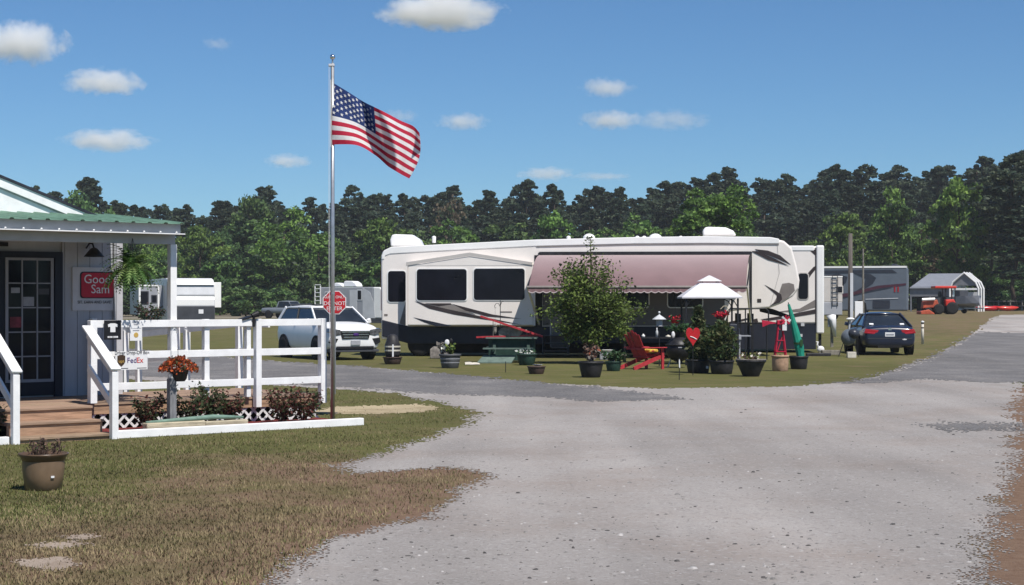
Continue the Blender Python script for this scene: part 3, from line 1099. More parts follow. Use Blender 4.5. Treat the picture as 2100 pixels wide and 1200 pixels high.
cl = MB()
cl.ball((0, 0, 0), 1, 20, 0, 12)
cm = cl.build('cloud_shape', M['white_paint'])
cme = cm.data
bpy.data.objects.remove(cm)
CL = [(905, 24, 128, 34, .060, .02, 'largest white cumulus cloud high above the long trailer'),
      (48, 90, 92, 42, .050, .02, 'bright puffy cloud above the gable roof at the sky edge'),
      (212, 168, 84, 26, .042, .0, 'oval white cloud below the puffy cloud above the gable'),
      (222, 288, 96, 22, .034, -.02, 'flat long cloud low over the porch roof'),
      (445, 90, 34, 13, .016, -.05, 'faint pinkish wisp of cloud left of the flagpole top'),
      (590, 330, 52, 15, .030, -.02, 'small flat cloud left of the flag'),
      (950, 249, 56, 18, .030, -.02, 'small soft cloud right of the flag'),
      (820, 238, 40, 14, .018, -.04, 'pale scrap of cloud just behind the flag'),
      (1245, 180, 56, 20, .032, -.02, 'small rounded cloud with a tail, upper one of the pair right of the flag'),
      (1252, 246, 64, 20, .036, .0, 'flat-based cloud, lower one of the pair right of the flag'),
      (1375, 246, 84, 20, .014, -.04, 'thin mauve streak of cloud trailing from the flat-based one'),
      (1122, 356, 62, 14, .026, -.02, 'low thin cloud just over the tree tops'),
      (1235, 362, 60, 10, .016, -.03, 'thin streak of cloud beside the low thin cloud over the tree tops')]
for i, (x, y, hw, hh, de, th, lb) in enumerate(CL):
    d = 2600.0
    o = bpy.data.objects.new('cloud', cme.copy())
    COL.objects.link(o)
    o.data.materials.clear()
    o.data.materials.append(cloud_mat('cloud_vapour', de, i * 3.7, th - .1, 0))
    o.location = P(x, y, d)
    k = d / FPX
    o.scale = (hw * k * 1.15, hw * k * .8, hh * k * 1.25)
    tag(o, lb, 'cloud', 'fair-weather clouds')


# ------------------------------------------------------------------ office building with porch (local x along the front, y into the building)
B = Fr((-5.221, 22.979, 0), R(40))
DZ = .41                                   # deck height
office = thing('office_building', 'white gabled camp office with grey siding, dark glazed door and green metal porch roof', 'building', B.O, B.th)
WY = 3.0
xc = B.x(251, WY)                          # right corner of the front wall
wp = MB()
wp.box(-6, xc - .02, WY + .03, WY + 6, .1, 2.95)
wall = wp.build('wall', 'grey_siding', office)
dl, dr = B.x(-28, WY), B.x(127, WY)        # door casing left and right
x = -6.0
brd = {}
while x < xc - .1:
    w = min(.20, xc - .10 - x)
    if x + w > dl and x < dr:
        if x < dl:
            w = dl - x
        elif x + w > dr:
            w = x + w - dr
            x = dr
        else:
            x += .2
            continue
    if w > .03:
        MB().box(x + .004, x + w - .004, WY, WY + .028, .32, 2.72).build('siding_board', 'grey_siding', wall)
    x += w if w > .03 else .05
MB().box(xc - .10, xc, WY - .012, WY + .03, .30, 2.74).build('corner_board', 'beam_grey', office)
MB().box(xc - .165, xc - .125, WY - .055, WY - .012, .40, 2.72).build('downspout', 'fascia_metal', office, bevel=.008)
MB().box(dr, xc - .1, WY + .001, WY + .027, 2.72, 2.92).build('wall_band', 'beam_grey', office)
MB().box(-6, dr, WY + .001, WY + .027, 2.74, 2.92).build('wall_band', 'beam_grey', office)
# door
dz1 = B.pl(60, 516, WY)[1]
frame = MB()
frame.box(dl, dl + .12, WY - .03, WY + .05, DZ, dz1)
frame.box(dr - .12, dr, WY - .03, WY + .05, DZ, dz1)
frame.box(dl + .12, dr - .12, WY - .03, WY + .05, dz1 - .09, dz1)
door = MB().box(dl + .12, dr - .12, WY, WY + .045, DZ + .02, dz1 - .09).build('door', 'navy_door', office)
frame.build('door_frame', 'navy_door', door)
gx0, gx1 = B.x(13, WY), B.x(106, WY)
gz0, gz1 = B.pl(60, 781, WY)[1], B.pl(60, 531, WY)[1]
mu = MB()
ncol, nrow = 3, 5
for i in range(ncol + 1):
    xx = gx0 + (gx1 - gx0) * i / ncol
    w = .022 if i in (0, ncol) else .010
    mu.box(xx - w, xx + w, WY - .022, WY - .004, gz0 - .02, gz1 + .02)
mu.build('muntin', 'muntin_grey', door)
mu = MB()
for j in range(nrow + 1):
    zz = gz0 + (gz1 - gz0) * j / nrow
    w = .022 if j in (0, nrow) else .009
    mu.box(gx0, gx1, WY - .019, WY - .005, zz - w, zz + w)
mu.build('muntin', 'muntin_grey', door)
for i in range(ncol):
    for j in range(nrow):
        a, b2 = gx0 + (gx1 - gx0) * i / ncol, gx0 + (gx1 - gx0) * (i + 1) / ncol
        c, d = gz0 + (gz1 - gz0) * j / nrow, gz0 + (gz1 - gz0) * (j + 1) / nrow
        MB().box(a + .011, b2 - .011, WY - .010, WY - .004, c + .010, d - .010).build('pane', 'dark_glass', door)
M['door_poster'] = mat('door_poster', (0.20, 0.035, 0.05), .6, .3, 9)
M['door_note'] = mat('door_note', (0.30, 0.31, 0.34), .6, .1, 9)
for (a, b2, c, d, m) in [(20, 44, 650, 672, 'door_poster'), (22, 40, 590, 601, 'door_note'), (47, 69, 609, 628, 'door_note'), (78, 100, 592, 604, 'trailer_dark')]:
    x0, z0 = B.pl(a, d, WY)
    x1, z1 = B.pl(b2, c, WY)
    MB().box(x0, x1, WY - .014, WY - .0105, z0, z1).build('door_notice', m, door)
x0, z0 = B.pl(-10, 505, WY)
x1, z1 = B.pl(14, 497, WY)
MB().box(x0, x1, WY - .05, WY, z0, z1).build('name_plate', 'black_plastic', office)
# porch roof with ribs, fascia, beam, post
EY, EZ = .75, 2.88
er = 1.47
RY, RZ = 3.05, 3.09
ribs = []
xx = er - .03
while xx > -6:
    ribs.append(xx)
    xx -= .25
roof = MB()
prof = []
xs = sorted(ribs)
for r_ in xs:
    prof += [(r_ - .035, 0), (r_ - .018, .022), (r_ + .018, .022), (r_ + .035, 0)]
top0 = [(a, EY, EZ + b2) for a, b2 in prof]
top1 = [(a, RY, RZ + b2) for a, b2 in prof]
bot0 = [(a, EY, EZ + b2 - .006) for a, b2 in prof]
bot1 = [(a, RY, RZ + b2 - .006) for a, b2 in prof]
roof.loft([bot0, top0, top1, bot1], caps=False, closed=False)
roof.build('porch_roof', 'green_roof', office)
MB().box(-6, er, EY + .10, EY + .125, EZ - .135, EZ - .0).build('fascia', 'fascia_metal', office)
MB().box(-6, er + .004, EY - .03, EY + .10, EZ - .150, EZ - .136).build('drip_edge', 'white_trim', office)
sc_ = MB()
for r_ in xs:
    sc_.ball((r_ - .1, EY - .022, EZ - .126), .016, 8, 0, 4)
sc_.build('screw_heads', 'white_trim', office)['kind'] = 'stuff'
MB().prism([(EY + .13, EZ - .0), (RY, RZ - .012), (RY, RZ - .1), (EY + .13, EZ - .1)], er - .05, er - .01, axis='x').build('barge_board', 'fascia_metal', office)
MB().box(-6, 1.47, 1.0, 1.1, 2.60, 2.75).build('porch_beam', 'beam_grey', office)
MB().prism([(1.1, 2.74), (WY, 2.76), (WY, 2.78), (1.1, 2.76)], -6, er - .06, axis='x').build('porch_ceiling', 'beam_grey', office)
px0 = B.x(353, 1.05)
MB().box(px0 - .05, px0 + .05, 1.0, 1.1, DZ, 2.60).build('porch_post', 'white_paint', office, bevel=.006)
# gable above
GY = 2.768
ra, rb = B.pl(205, 450, 2.75), B.pl(-10, 361, 2.75)
sl_ = (rb[1] - ra[1]) / (rb[0] - ra[0])


def rake(a, off=0.0):
    return ra[1] + off + sl_ * (a - ra[0])


apex = -3.6
gb = MB()
gb.prism([(2 * apex - ra[0], ra[1] - .05), (ra[0] - .1, ra[1] - .05), (apex, rake(apex, -.08))], GY, GY + .1)
gb.build('gable_wall', 'white_paint', office)
for sgn in (1, -1):
    f = (lambda a: a) if sgn > 0 else (lambda a: 2 * apex - a)
    q = [(f(ra[0]), rake(ra[0])), (f(apex), rake(apex)), (f(apex), rake(apex, -.13)), (f(ra[0]), rake(ra[0], -.13))]
    MB().prism(q, 2.72, 2.75).build('rake_board', 'white_paint', office)
    q = [(f(ra[0] - .15), rake(ra[0] - .15, -.10)), (f(apex), rake(apex, -.10)), (f(apex), rake(apex, -.15)), (f(ra[0] - .15), rake(ra[0] - .15, -.15))]
    MB().prism(q, 2.752, GY - .001).build('rake_soffit', 'fascia_metal', office)
    q = [(f(ra[0] + .03), rake(ra[0] + .03, .04)), (f(apex), rake(apex, .04)), (f(apex), rake(apex, .002)), (f(ra[0] + .03), rake(ra[0] + .03, .002))]
    MB().prism(q, 2.70, 9.0).build('main_roof', 'shingle_dark', office)
MB().box(ra[0] - .2, xc, GY + .1, 9.0, 2.90, 2.98).build('side_roof', 'green_roof', office)

# wall sign (lettering only)
ws = thing('wall_sign', 'white board with red rounded panel and white lettering on the office wall', 'sign', B.O, B.th)
x0, z0 = B.pl(147, 637, WY)
x1, z1 = B.pl(234, 549, WY)
MB().box(x0, x1, WY - .03, WY - .001, z0, z1).build('board', 'sign_board', ws)
x0, z0 = B.pl(162, 612, WY)
x1, z1 = B.pl(233, 558, WY)


def rrect(x0, x1, z0, z1, r, n=4):
    pts = []
    for cx, cz, a0 in ((x1 - r, z1 - r, 0), (x0 + r, z1 - r, 90), (x0 + r, z0 + r, 180), (x1 - r, z0 + r, 270)):
        for i in range(n + 1):
            a = R(a0 + 90 * i / n)
            pts.append((cx + r * math.cos(a), cz + r * math.sin(a)))
    return pts


MB().prism(rrect(x0, x1, z0, z1, .05), WY - .036, WY - .031).build('panel_border', 'navy_door', ws)
MB().prism(rrect(x0 + .02, x1 - .015, z0 + .015, z1 - .015, .045), WY - .040, WY - .0365).build('panel', 'sign_maroon', ws)
cx = (B.x(183, WY) + x1) / 2
text('lettering', 'Good', .185, 'sign_white', ws, (cx - .09, WY - .043, z1 - .115))
text('lettering', 'Sam', .185, 'sign_white', ws, (cx - .04, WY - .043, z1 - .262))
zt = B.pl(190, 620, WY)[1]
text('lettering', 'SIT. EARN AND SAVE!', .062, 'text_dark', ws, (B.x(192, WY), WY - .034, zt), sx=.92)
# lamp
lamp = thing('wall_lamp', 'dark dome wall lamp above the red sign', 'lamp', B.O, B.th)
lx_, lz_ = B.pl(193, 522, WY - .25)
b = MB()
b.lathe([(.02, .13), (.05, .115), (.10, .06), (.15, 0), (.148, -.004), (.09, .05), (.02, .10)], (lx_, WY - .25, lz_ - .03), 18)
b.build('lamp_shade', 'black_metal', lamp, smooth=True)
MB().tube([(lx_, WY - .0, lz_ + .10), (lx_, WY - .1, lz_ + .17), (lx_, WY - .2, lz_ + .16), (lx_, WY - .25, lz_ + .09)], .013, 8).build('lamp_arm', 'black_metal', lamp)

# ------------------------------------------------------------------ deck, steps, railing, ramp
deck = thing('wooden_deck', 'brown plank porch deck with white lattice skirting in front of the office', 'deck', B.O, B.th)
RYL = 1.0                                   # rail plane
xr = B.x(660, RYL) + .06
y = 1.06
while y < WY - .02:
    MB().box(-5.5, xr, y, y + .138, DZ - .03, DZ + rng.uniform(-.002, .002)).build('plank', 'deck_wood', deck)
    y += .144
for k in range(3):
    MB().box(xc + .05, xr, WY + .006 + k * .144, WY + .144 + k * .144, DZ - .03, DZ).build('plank', 'deck_wood', deck)
MB().box(-5.5, xr, 1.075, 1.11, .255, DZ - .032).build('rim_joist', 'deck_wood_red', deck)
MB().box(xr - .035, xr, 1.112, WY, .255, DZ - .032).build('rim_joist', 'deck_wood_red', deck)
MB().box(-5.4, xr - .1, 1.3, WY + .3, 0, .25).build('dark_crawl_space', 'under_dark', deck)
for (xa, xb) in ((.05, xr), (-3.5, -1.4)):
    nx = int((xb - xa) / .16)
    for i in range(-2, nx + 1):
        for sg in (1, -1):
            a0 = xa + i * .16
            p = [a0, a0 + .25] if sg > 0 else [a0 + .25, a0]
            z = [0.01, .26]
            # clip to the panel
            if min(p) < xa - .02 or max(p) > xb + .02:
                continue
            yy = 1.10 if sg > 0 else 1.108
            MB().bar((p[0], yy, z[0]), (p[1], yy, z[1]), .034, .007, up=(0, 1, 0)).build('lattice_strip', 'lattice_white', deck, fix=False)
steps = thing('wooden_steps', 'three reddish-brown wooden steps up to the office door', 'steps', B.O, B.th)
sx0, sx1 = -1.34, -.01
for (y0, y1, zt, zb, e) in ((0.0, .32, .075, 0, .05), (.29, .60, .243, .075, .02), (.55, 1.055, DZ, .243, 0)):
    MB().box(sx0, sx1 + e, y0 - .02, y1, zt - .035, zt).build('tread', 'deck_wood', steps, bevel=.006)
    MB().box(sx0 + .01, sx1 + e - .015, y0 + .005, y0 + .03, zb, zt - .036).build('riser', 'deck_wood_red', steps)
    MB().box(sx1 + e - .045, sx1 + e - .016, y0 + .031, y1 + .1, 0, zt - .036).build('stringer', 'deck_wood_red', steps)

rail = thing('porch_railing', 'white three-rail wooden railing along the front of the porch deck', 'railing', B.O, B.th)
ZT = (1.54, 1.11, .68)
xA, xB, xC, xD = B.x(190, RYL), B.x(518, RYL), B.x(527, RYL), B.x(660, RYL)
for zt in ZT:
    MB().box(xA + .05, xB, RYL - .035, RYL, zt - .10, zt).build('rail', 'white_paint', rail, bevel=.004)
    MB().box(xC + .045, xD - .045, RYL - .045, RYL - .01, zt - .10 - .0, zt).build('rail', 'white_paint', rail, bevel=.004)
for (cx, y0, y1, z0, w) in ((xA, RYL - .04, RYL + .06, DZ, .05), (B.x(425, RYL), RYL + .002, RYL + .09, DZ, .04), (B.x(507, RYL + .05), RYL + .002, RYL + .09, DZ, .035),
                            (xC, RYL - .06, RYL + .04, .26, .045), (xD, RYL - .06, RYL + .04, .28, .048), (B.x(285, RYL + .5), 2.86, 2.95, DZ, .04)):
    MB().box(cx - w, cx + w, y0, y1, z0, 1.545 if cx > xA + .1 or cx < xA - .1 else 1.54).build('post', 'white_paint', rail, bevel=.005)
for (nm, lab, a0) in (('stair_railing', 'white sloping handrail beside the porch steps next to the black shirt sign', -.02), ('stair_railing', 'white sloping handrail beside the porch steps in front of the glazed door', -1.38)):
    sr = thing(nm, lab, 'railing', B.O, B.th)
    yb, zb, yt, zt = -.06, .93, .96, 1.46
    MB().bar((a0, yb - .06, zb - .02), (a0 + .12, yt, zt), .14, .035, up=(0, -.3, 1)).build('cap_board', 'white_paint', sr, bevel=.01)
    MB().bar((a0 + .02, yb, zb - .09), (a0 + .14, yt, zt - .10), .035, .12).build('side_board', 'white_paint', sr)
    MB().bar((a0 + .03, yb, .38), (a0 + .15, yt, .90), .035, .10).build('lower_board', 'white_paint', sr)
    MB().box(a0 - .045, a0 + .045, yb - .045, yb + .045, 0, zb - .05).build('post', 'white_paint', sr, bevel=.005)
    if a0 < -1:
        MB().box(a0 + .08, a0 + .18, .95, 1.05, DZ, 1.5).build('post', 'white_paint', sr, bevel=.005)
ramp = thing('access_ramp', 'wooden ramp with grey-white railings sloping down behind the porch', 'ramp', B.O, B.th)
ya, yb, za, zb = 3.5, 8.6, DZ - .01, .06
for i in range(34):
    t0, t1 = i / 34, (i + .94) / 34
    MB().add([(2.9, ya + (yb - ya) * t, za + (zb - za) * t - dz_) for t in (t0, t1) for dz_ in (0, .03)] + [(4.0, ya + (yb - ya) * t, za + (zb - za) * t - dz_) for t in (t0, t1) for dz_ in (0, .03)],
             [(0, 1, 3, 2), (4, 6, 7, 5), (0, 4, 5, 1), (2, 3, 7, 6), (0, 2, 6, 4), (1, 5, 7, 3)]).build('plank', 'deck_wood', ramp)
for a in (2.88, 4.02):
    for hh in (1.04, .60):
        MB().bar((a, 2.6 if a > 4 else 3.2, za + hh), (a, ya, za + hh), .035, .10).build('rail', 'white_paint', ramp)
        MB().bar((a, ya, za + hh), (a, yb, zb + hh), .035, .10).build('rail', 'white_paint', ramp)
    for t in (0, .33, .66, 1):
        z = za + (zb - za) * t
        MB().box(a - .045, a + .045, ya + (yb - ya) * t - .045, ya + (yb - ya) * t + .045, 0, z + 1.03).build('post', 'white_paint', ramp)

# ------------------------------------------------------------------ signs on the railing
sg = thing('shirt_sign', 'square black sign with a white shirt picture on the porch rail', 'sign', B.O, B.th)
yq = RYL - .06
x0, z0 = B.pl(213, 697, yq)
x1, z1 = B.pl(248, 657, yq)
MB().box(x0, x1, yq - .01, yq, z0, z1).build('board', 'black_plastic', sg, bevel=.004)
cx, cz, u = (x0 + x1) / 2, z0 + (z1 - z0) * .62, (x1 - x0) / 34
MB().prism([(cx + a * u, cz + b2 * u) for a, b2 in ((-5, -8), (5, -8), (5, 2), (9, 1), (10, 6), (4, 8), (-4, 8), (-10, 6), (-9, 1), (-5, 2))], yq - .014, yq - .0105).build('shirt_picture', 'sign_white', sg)
b = MB()
for a in (-9, -5.5, -2, 2.5, 6, 9):
    b.box(cx + a * u - 1.3 * u, cx + a * u + 1.2 * u, yq - .013, yq - .0105, z0 + 3.5 * u, z0 + 6.5 * u)
b.build('caption', 'sign_white', sg)
sg = thing('paper_notice', 'white paper notice with yellow seal hanging on the porch rail', 'notice', B.O, B.th)
x0, z0 = B.pl(266, 699, yq)
x1, z1 = B.pl(291, 660, yq)
MB().box(x0, x1, yq - .006, yq, z0, z1).build('paper', 'sign_white', sg)
u = (x1 - x0) / 26
b = MB()
for (a, c, d) in ((5, 20, 35.5), (8, 18, 30.5), (6, 20, 19), (1.5, 24.5, 39.5), (1.5, 24.5, 24)):
    b.box(x0 + a * u, x0 + c * u, yq - .009, yq - .0065, z0 + d * u, z0 + (d + (1.6 if d not in (39.5, 24) else .5)) * u)
b.build('print_line', 'trailer_grey', sg)
b = MB()
b.prism([((x0 + x1) / 2 + 5 * u * math.cos(t * .524), z0 + 11 * u + 5 * u * math.sin(t * .524)) for t in range(12)], yq - .009, yq - .0065)
b.build('seal', 'gold', sg)
sg = thing('drop_box_sign', 'white parcel drop-off sign with shield and purple and orange lettering', 'sign', B.O, B.th)
yq = RYL - .075
x0, z0 = B.pl(236, 759, yq)
x1, z1 = B.pl(302, 720, yq)
MB().box(x0, x1, yq - .008, yq, z0, z1).build('board', 'sign_white', sg)
u = (x1 - x0) / 66
text('lettering', 'Driver Drop-Off Box', 9.6 * u, 'text_dark', sg, (x0 + 34 * u, yq - .011, z1 - 2.5 * u), sx=.86)
text('lettering', 'Fed', 14 * u, 'text_purple', sg, (x0 + 33.5 * u, yq - .011, z0 + 17 * u))
text('lettering', 'Ex', 14 * u, 'text_orange', sg, (x0 + 50 * u, yq - .011, z0 + 17 * u))
sh_ = [(-8, 9), (-4, 10.5), (0, 11), (4, 10.5), (8, 9), (8, -2), (5, -7), (0, -11), (-5, -7), (-8, -2)]
MB().prism([(x0 + (12 + a) * u, z0 + (17 + c) * u) for a, c in sh_], yq - .011, yq - .0085).build('shield', 'shield_brown', sg)
text('lettering', 'ups', 8.5 * u, 'gold', sg, (x0 + 12 * u, yq - .014, z0 + 16 * u))
b = MB()
for a in (6, 44):
    b.box(x0 + a * u, x0 + (a + 20) * u, yq - .010, yq - .0085, z0 + 2 * u, z0 + 3.2 * u)
b.build('print_line', 'text_dark', sg)
sp = thing('solar_spotlight', 'small black solar spotlight clamped on the white porch rail', 'lamp', B.O, B.th)
lx_, lz_ = B.pl(513, 652, RYL)
MB().box(lx_ - .16, lx_ + .04, RYL - .06, RYL + .08, lz_ - .01, lz_ + .012, rot=Matrix.Rotation(R(-14), 3, 'Y')).build('solar_panel', 'black_plastic', sp)
MB().tube([(lx_ + .0, RYL - .05, lz_ + .03), (lx_ + .09, RYL - .07, lz_ + .06)], [.035, .05], 12).build('lamp_head', 'black_plastic', sp)
MB().tube([(lx_ + .03, RYL - .05, lz_ - .13), (lx_ + .03, RYL - .05, lz_ + .03)], .02, 8).build('clamp', 'black_plastic', sp)

# ------------------------------------------------------------------ flower bed
edging = tag(MB().box(.02, 3.97, -.05, .05, 0, .105).build('bed_edging', 'white_paint', bevel=.008, loc=B.O, rz=B.th), 'long white timber edging of the flower bed', 'edging')
edging2 = tag(MB().box(-2.6, -1.45, -.05, .05, 0, .10).build('bed_edging', 'white_paint', bevel=.008, loc=B.O, rz=B.th), 'short white timber edging beside the steps', 'edging')
for (xa, xb) in ((.03, 3.95), (-2.6, -1.46)):
    nx, ny = int((xb - xa) / .06), 17
    X_, Y_ = np.meshgrid(np.linspace(xa, xb, nx), np.linspace(.06, 1.09, ny))
    Z_ = .045 + .02 * fbm(X_ * 5, Y_ * 5) + .012 * nrg.random(X_.shape)
    i_ = np.arange(nx * ny).reshape(ny, nx)
    o = fast('mulch', np.stack([X_.ravel(), Y_.ravel(), Z_.ravel()], 1), np.stack([i_[:-1, :-1], i_[:-1, 1:], i_[1:, 1:], i_[1:, :-1]], -1).reshape(-1, 4), ['mulch'])
    o.location, o.rotation_euler = B.O, (0, 0, B.th)
    tag(o, 'dark red bark mulch filling the flower bed', 'mulch', kind='stuff')
tb = thing('landscape_timbers', 'pale split timbers with a folded green cloth lying in the flower bed', 'timber', B.O, B.th)
ta, tb_ = B.x(296, .2), B.x(505, .2)
MB().box(ta, (ta + tb_) / 2 + .1, .12, .26, .05, .17).build('timber', 'pale_timber', tb, bevel=.015)
MB().box((ta + tb_) / 2 + .11, tb_, .14, .25, .05, .155).build('timber', 'pale_timber', tb, bevel=.015)
MB().tube([(ta + .02, .19, .175), ((ta * 2 + tb_) / 3, .2, .19), ((ta + 2 * tb_) / 3, .19, .21), (tb_ - .05, .2, .185)], [.02, .03, .034, .018], 8).build('cloth_roll', 'green_cloth', tb, smooth=True)


def bush(name, label, cat, loc, rz, w, h, n, leaf, mats, wts, stems=7, stem_r=.008, seed=1, flowers=None, group=None, parent_loc=True, low=.12):
    t = thing(name, label, cat, loc, rz, group)
    g = np.random.default_rng(seed)
    b_ = MB()
    tips = []
    for i in range(stems):
        a = i * 2.4 + g.random()
        r_ = w * g.uniform(.35, .95)
        tip = (r_ * math.cos(a), r_ * math.sin(a), h * g.uniform(.6, 1.0))
        b_.tube([(0.02 * math.cos(a), .02 * math.sin(a), 0), (tip[0] * .4, tip[1] * .4, tip[2] * .55), tip], [stem_r, stem_r * .8, stem_r * .4], 5)
        tips.append(tip)
    b_.build('stems', 'twig', t, fix=False)
    C = []
    for i in range(n):
        tp_ = tips[g.integers(len(tips))]
        f = g.uniform(low, 1.05) ** .7
        C.append((tp_[0] * f + g.normal() * w * .14, tp_[1] * f + g.normal() * w * .14, tp_[2] * f + g.normal() * h * .07))
    C = np.array(C)
    C[:, 2] = np.maximum(C[:, 2], .01)
    v, q = leafquads(C, leaf, g, .6)
    fast('foliage', v, q, mats, g.choice(len(mats), size=n, p=wts), parent=t)
    if flowers:
        m, k, s = flowers
        v, q = leafquads(C[g.integers(n, size=k)] + np.array([0, 0, .02]), s, g, .9)
        fast('blossom', v, q, [m], parent=t)
    return t


def inB(px, yl):
    a = B.x(px, yl)
    return Vector((B.O.x + a * B.c - yl * B.s, B.O.y + a * B.s + yl * B.c, .04))


for i, (px, yl, w, h, lab, rd, fl) in enumerate([(300, .55, .22, .42, 'small reddish rose bush at the steps end of the flower bed', .45, None),
                                                 (385, .62, .30, .50, 'dark green rose bush behind the weathered post', .12, ('pink_petal', 6, .02)),
                                                 (432, .65, .24, .46, 'dark rose bush right of the hanging orange flowers', .15, None),
                                                 (470, .75, .16, .34, 'thin reddish rose stems beside the rolled green cloth', .6, None),
                                                 (575, .55, .28, .42, 'bronze-leaved rose bush under the far railing panel', .62, None),
                                                 (622, .62, .26, .40, 'bronze-leaved rose bush nearest the flagpole', .55, None),
                                                 (-30, .5, .3, .4, 'dark bush beside the steps railing', .1, None)]):
    bush('rose_bush', lab, 'bush', inB(px, yl), 0, w * 1.25, h * 1.2, 800, .025, ['rose_a', 'rose_b'], [1 - rd, rd], 9, .006, 50 + i, fl)
# weathered post with hook and hanging basket
pp = inB(352, .32)
wpst = thing('weathered_post', 'short weathered grey wooden post in the flower bed', 'post', pp, B.th)
zpt = CH - (772 - HZ) / FPX * pp.y - .04
MB().box(-.05, .05, -.05, .05, 0, zpt - .03).build('shaft', 'weathered_post', wpst, bevel=.008)
MB().lathe([(.055, zpt - .03), (.04, zpt), (.05, zpt + .03), (.03, zpt + .055)], n=10).build('finial', 'trailer_silver', wpst, smooth=True)
hk = thing('plant_hook', 'thin white metal shepherd hook holding the flower basket', 'hook', pp, B.th)
hz = 1.38
MB().tube([(.03, .07, 0), (.03, .07, hz - .1), (.045, .07, hz - .02), (.08, .07, hz + .01), (.115, .07, hz - .02), (.12, .07, hz - .06)], .008, 6).build('rod', 'trailer_silver', hk)
bp_ = inB(366, .32)
bk = thing('flower_basket', 'hanging basket overflowing with orange and rust flowers', 'flowers', (bp_.x, bp_.y, CH - (782 - HZ) / FPX * bp_.y), B.th)
MB().lathe([(.085, 0), (.11, .03), (.145, .17), (.15, .175), (.135, .165)], n=16).build('basket', 'black_plastic', bk, smooth=True)
MB().tube([(.0, .0, .17), (.0, .02, .50)], .004, 4).build('hanger', 'black_plastic', bk)
g = np.random.default_rng(5)
a = g.random(1300) * 6.283
rr = np.sqrt(g.random(1300)) * .27
z = .31 - (rr / .27) ** 2 * .16 + g.normal(size=1300) * .02
v, q = leafquads(np.stack([rr * np.cos(a), rr * np.sin(a), z], 1), .019, g, .8)
fast('blossom', v, q, ['orange_petal', 'rust_petal', 'ever_b'], g.choice(3, size=1300, p=[.42, .4, .18]), parent=bk)
# hanging fern
fp = Vector((B.x(272, .95), .95, B.pl(272, 560, .95)[1]))
fern = thing('hanging_fern', 'big arching green fern hanging under the porch roof edge', 'fern', (B.O.x + fp.x * B.c - fp.y * B.s, B.O.y + fp.x * B.s + fp.y * B.c, fp.z), B.th)
MB().lathe([(.08, -.16), (.12, -.12), (.15, 0), (.14, .0)], n=16).build('pot', 'pot_black', fern, smooth=True)
b = MB()
for i in range(3):
    a = i * 2.1
    b.tube([(.14 * math.cos(a), .14 * math.sin(a), 0), (0, 0, .48)], .003, 4)
b.tube([(0, 0, .48), (0, 0, 2.60 - fp.z)], .004, 4)
b.build('hanger', 'black_metal', fern)
g = np.random.default_rng(9)
lv, lq, lm = [], [], []
for i in range(170):
    a = g.random() * 6.283
    el = g.uniform(.1, 1.45)
    L_ = g.uniform(.34, .58)
    d0 = np.array([math.cos(a) * math.cos(el), math.sin(a) * math.cos(el), math.sin(el)])
    pts, p, d = [], np.array([0, 0, .01]), d0.copy()
    for k in range(13):
        pts.append(p.copy())
        p = p + d * L_ / 12
        d = d + np.array([0, 0, -.16 - .05 * g.random()])
        d /= np.linalg.norm(d)
    sd = np.array([-math.sin(a), math.cos(a), 0])
    mi = 0 if g.random() < .6 else 1
    for k in range(1, 13):
        wl_ = .062 * math.sin(math.pi * (k / 13) ** .8) + .006
        for sg_ in (-1, 1):
            p0, t_ = pts[k], pts[k] - pts[k - 1]
            tip = p0 + sd * sg_ * wl_ + t_ * .5 + np.array([0, 0, -.008])
            kk = len(lv)
            lv += [p0 - t_ * .35, p0 + t_ * .35, tip]
            lq.append((kk, kk + 1, kk + 2))
            lm.append(mi)
fast('fronds', np.array(lv), np.array(lq), ['fern_a', 'fern_b'], lm, parent=fern)

# ------------------------------------------------------------------ flagpole and flag
FD = G(682, 866)
pole = thing('flagpole', 'tall galvanised flagpole with a silver ball on top', 'flagpole', FD)
FY = FD.y
ztop = P(682, 130, FY).z
MB().tube([(0, 0, 0), (0, 0, ztop * .5), (0, 0, ztop)], [.034, .031, .026], 14).build('pole', 'galv', pole, smooth=True)
MB().lathe([(.036, 1.9), (.036, 1.93)], n=14).build('joint', 'galv', pole)
MB().lathe([(.012, ztop), (.012, ztop + .06)], n=8).build('neck', 'galv', pole)
MB().box(-.06, .03, -.03, .03, ztop - .05, ztop - .01).build('pulley', 'trailer_silver', pole, bevel=.01)
MB().ball((0, 0, ztop + .095), .04, 16, 0, 10).build('ball', 'chrome', pole, smooth=True)
MB().tube([(-.05, -.02, ztop - .04), (-.048, -.03, 2.2), (-.036, -.03, 1.2)], .004, 4).build('halyard', 'sign_white', pole)
flag = thing('flag', 'red, white and blue flag with stars and stripes blowing from the pole', 'flag', FD)
k = FY / FPX
TOP = [(680, 168), (722, 193), (768, 221), (815, 244), (846, 257), (861, 274)]
BOT = [(680, 297), (733, 299), (768, 317), (795, 340), (818, 356), (839, 366)]


def cat(pts, t):
    n_ = len(pts) - 1
    i = min(int(t * n_), n_ - 1)
    f = t * n_ - i
    p = [pts[max(i - 1, 0)], pts[i], pts[i + 1], pts[min(i + 2, n_)]]
    r_ = []
    for c in (0, 1):
        a, b2, c2, d = (q_[c] for q_ in p)
        r_.append(.5 * (2 * b2 + (c2 - a) * f + (2 * a - 5 * b2 + 4 * c2 - d) * f * f + (3 * b2 - a - 3 * c2 + d) * f ** 3))
    return r_


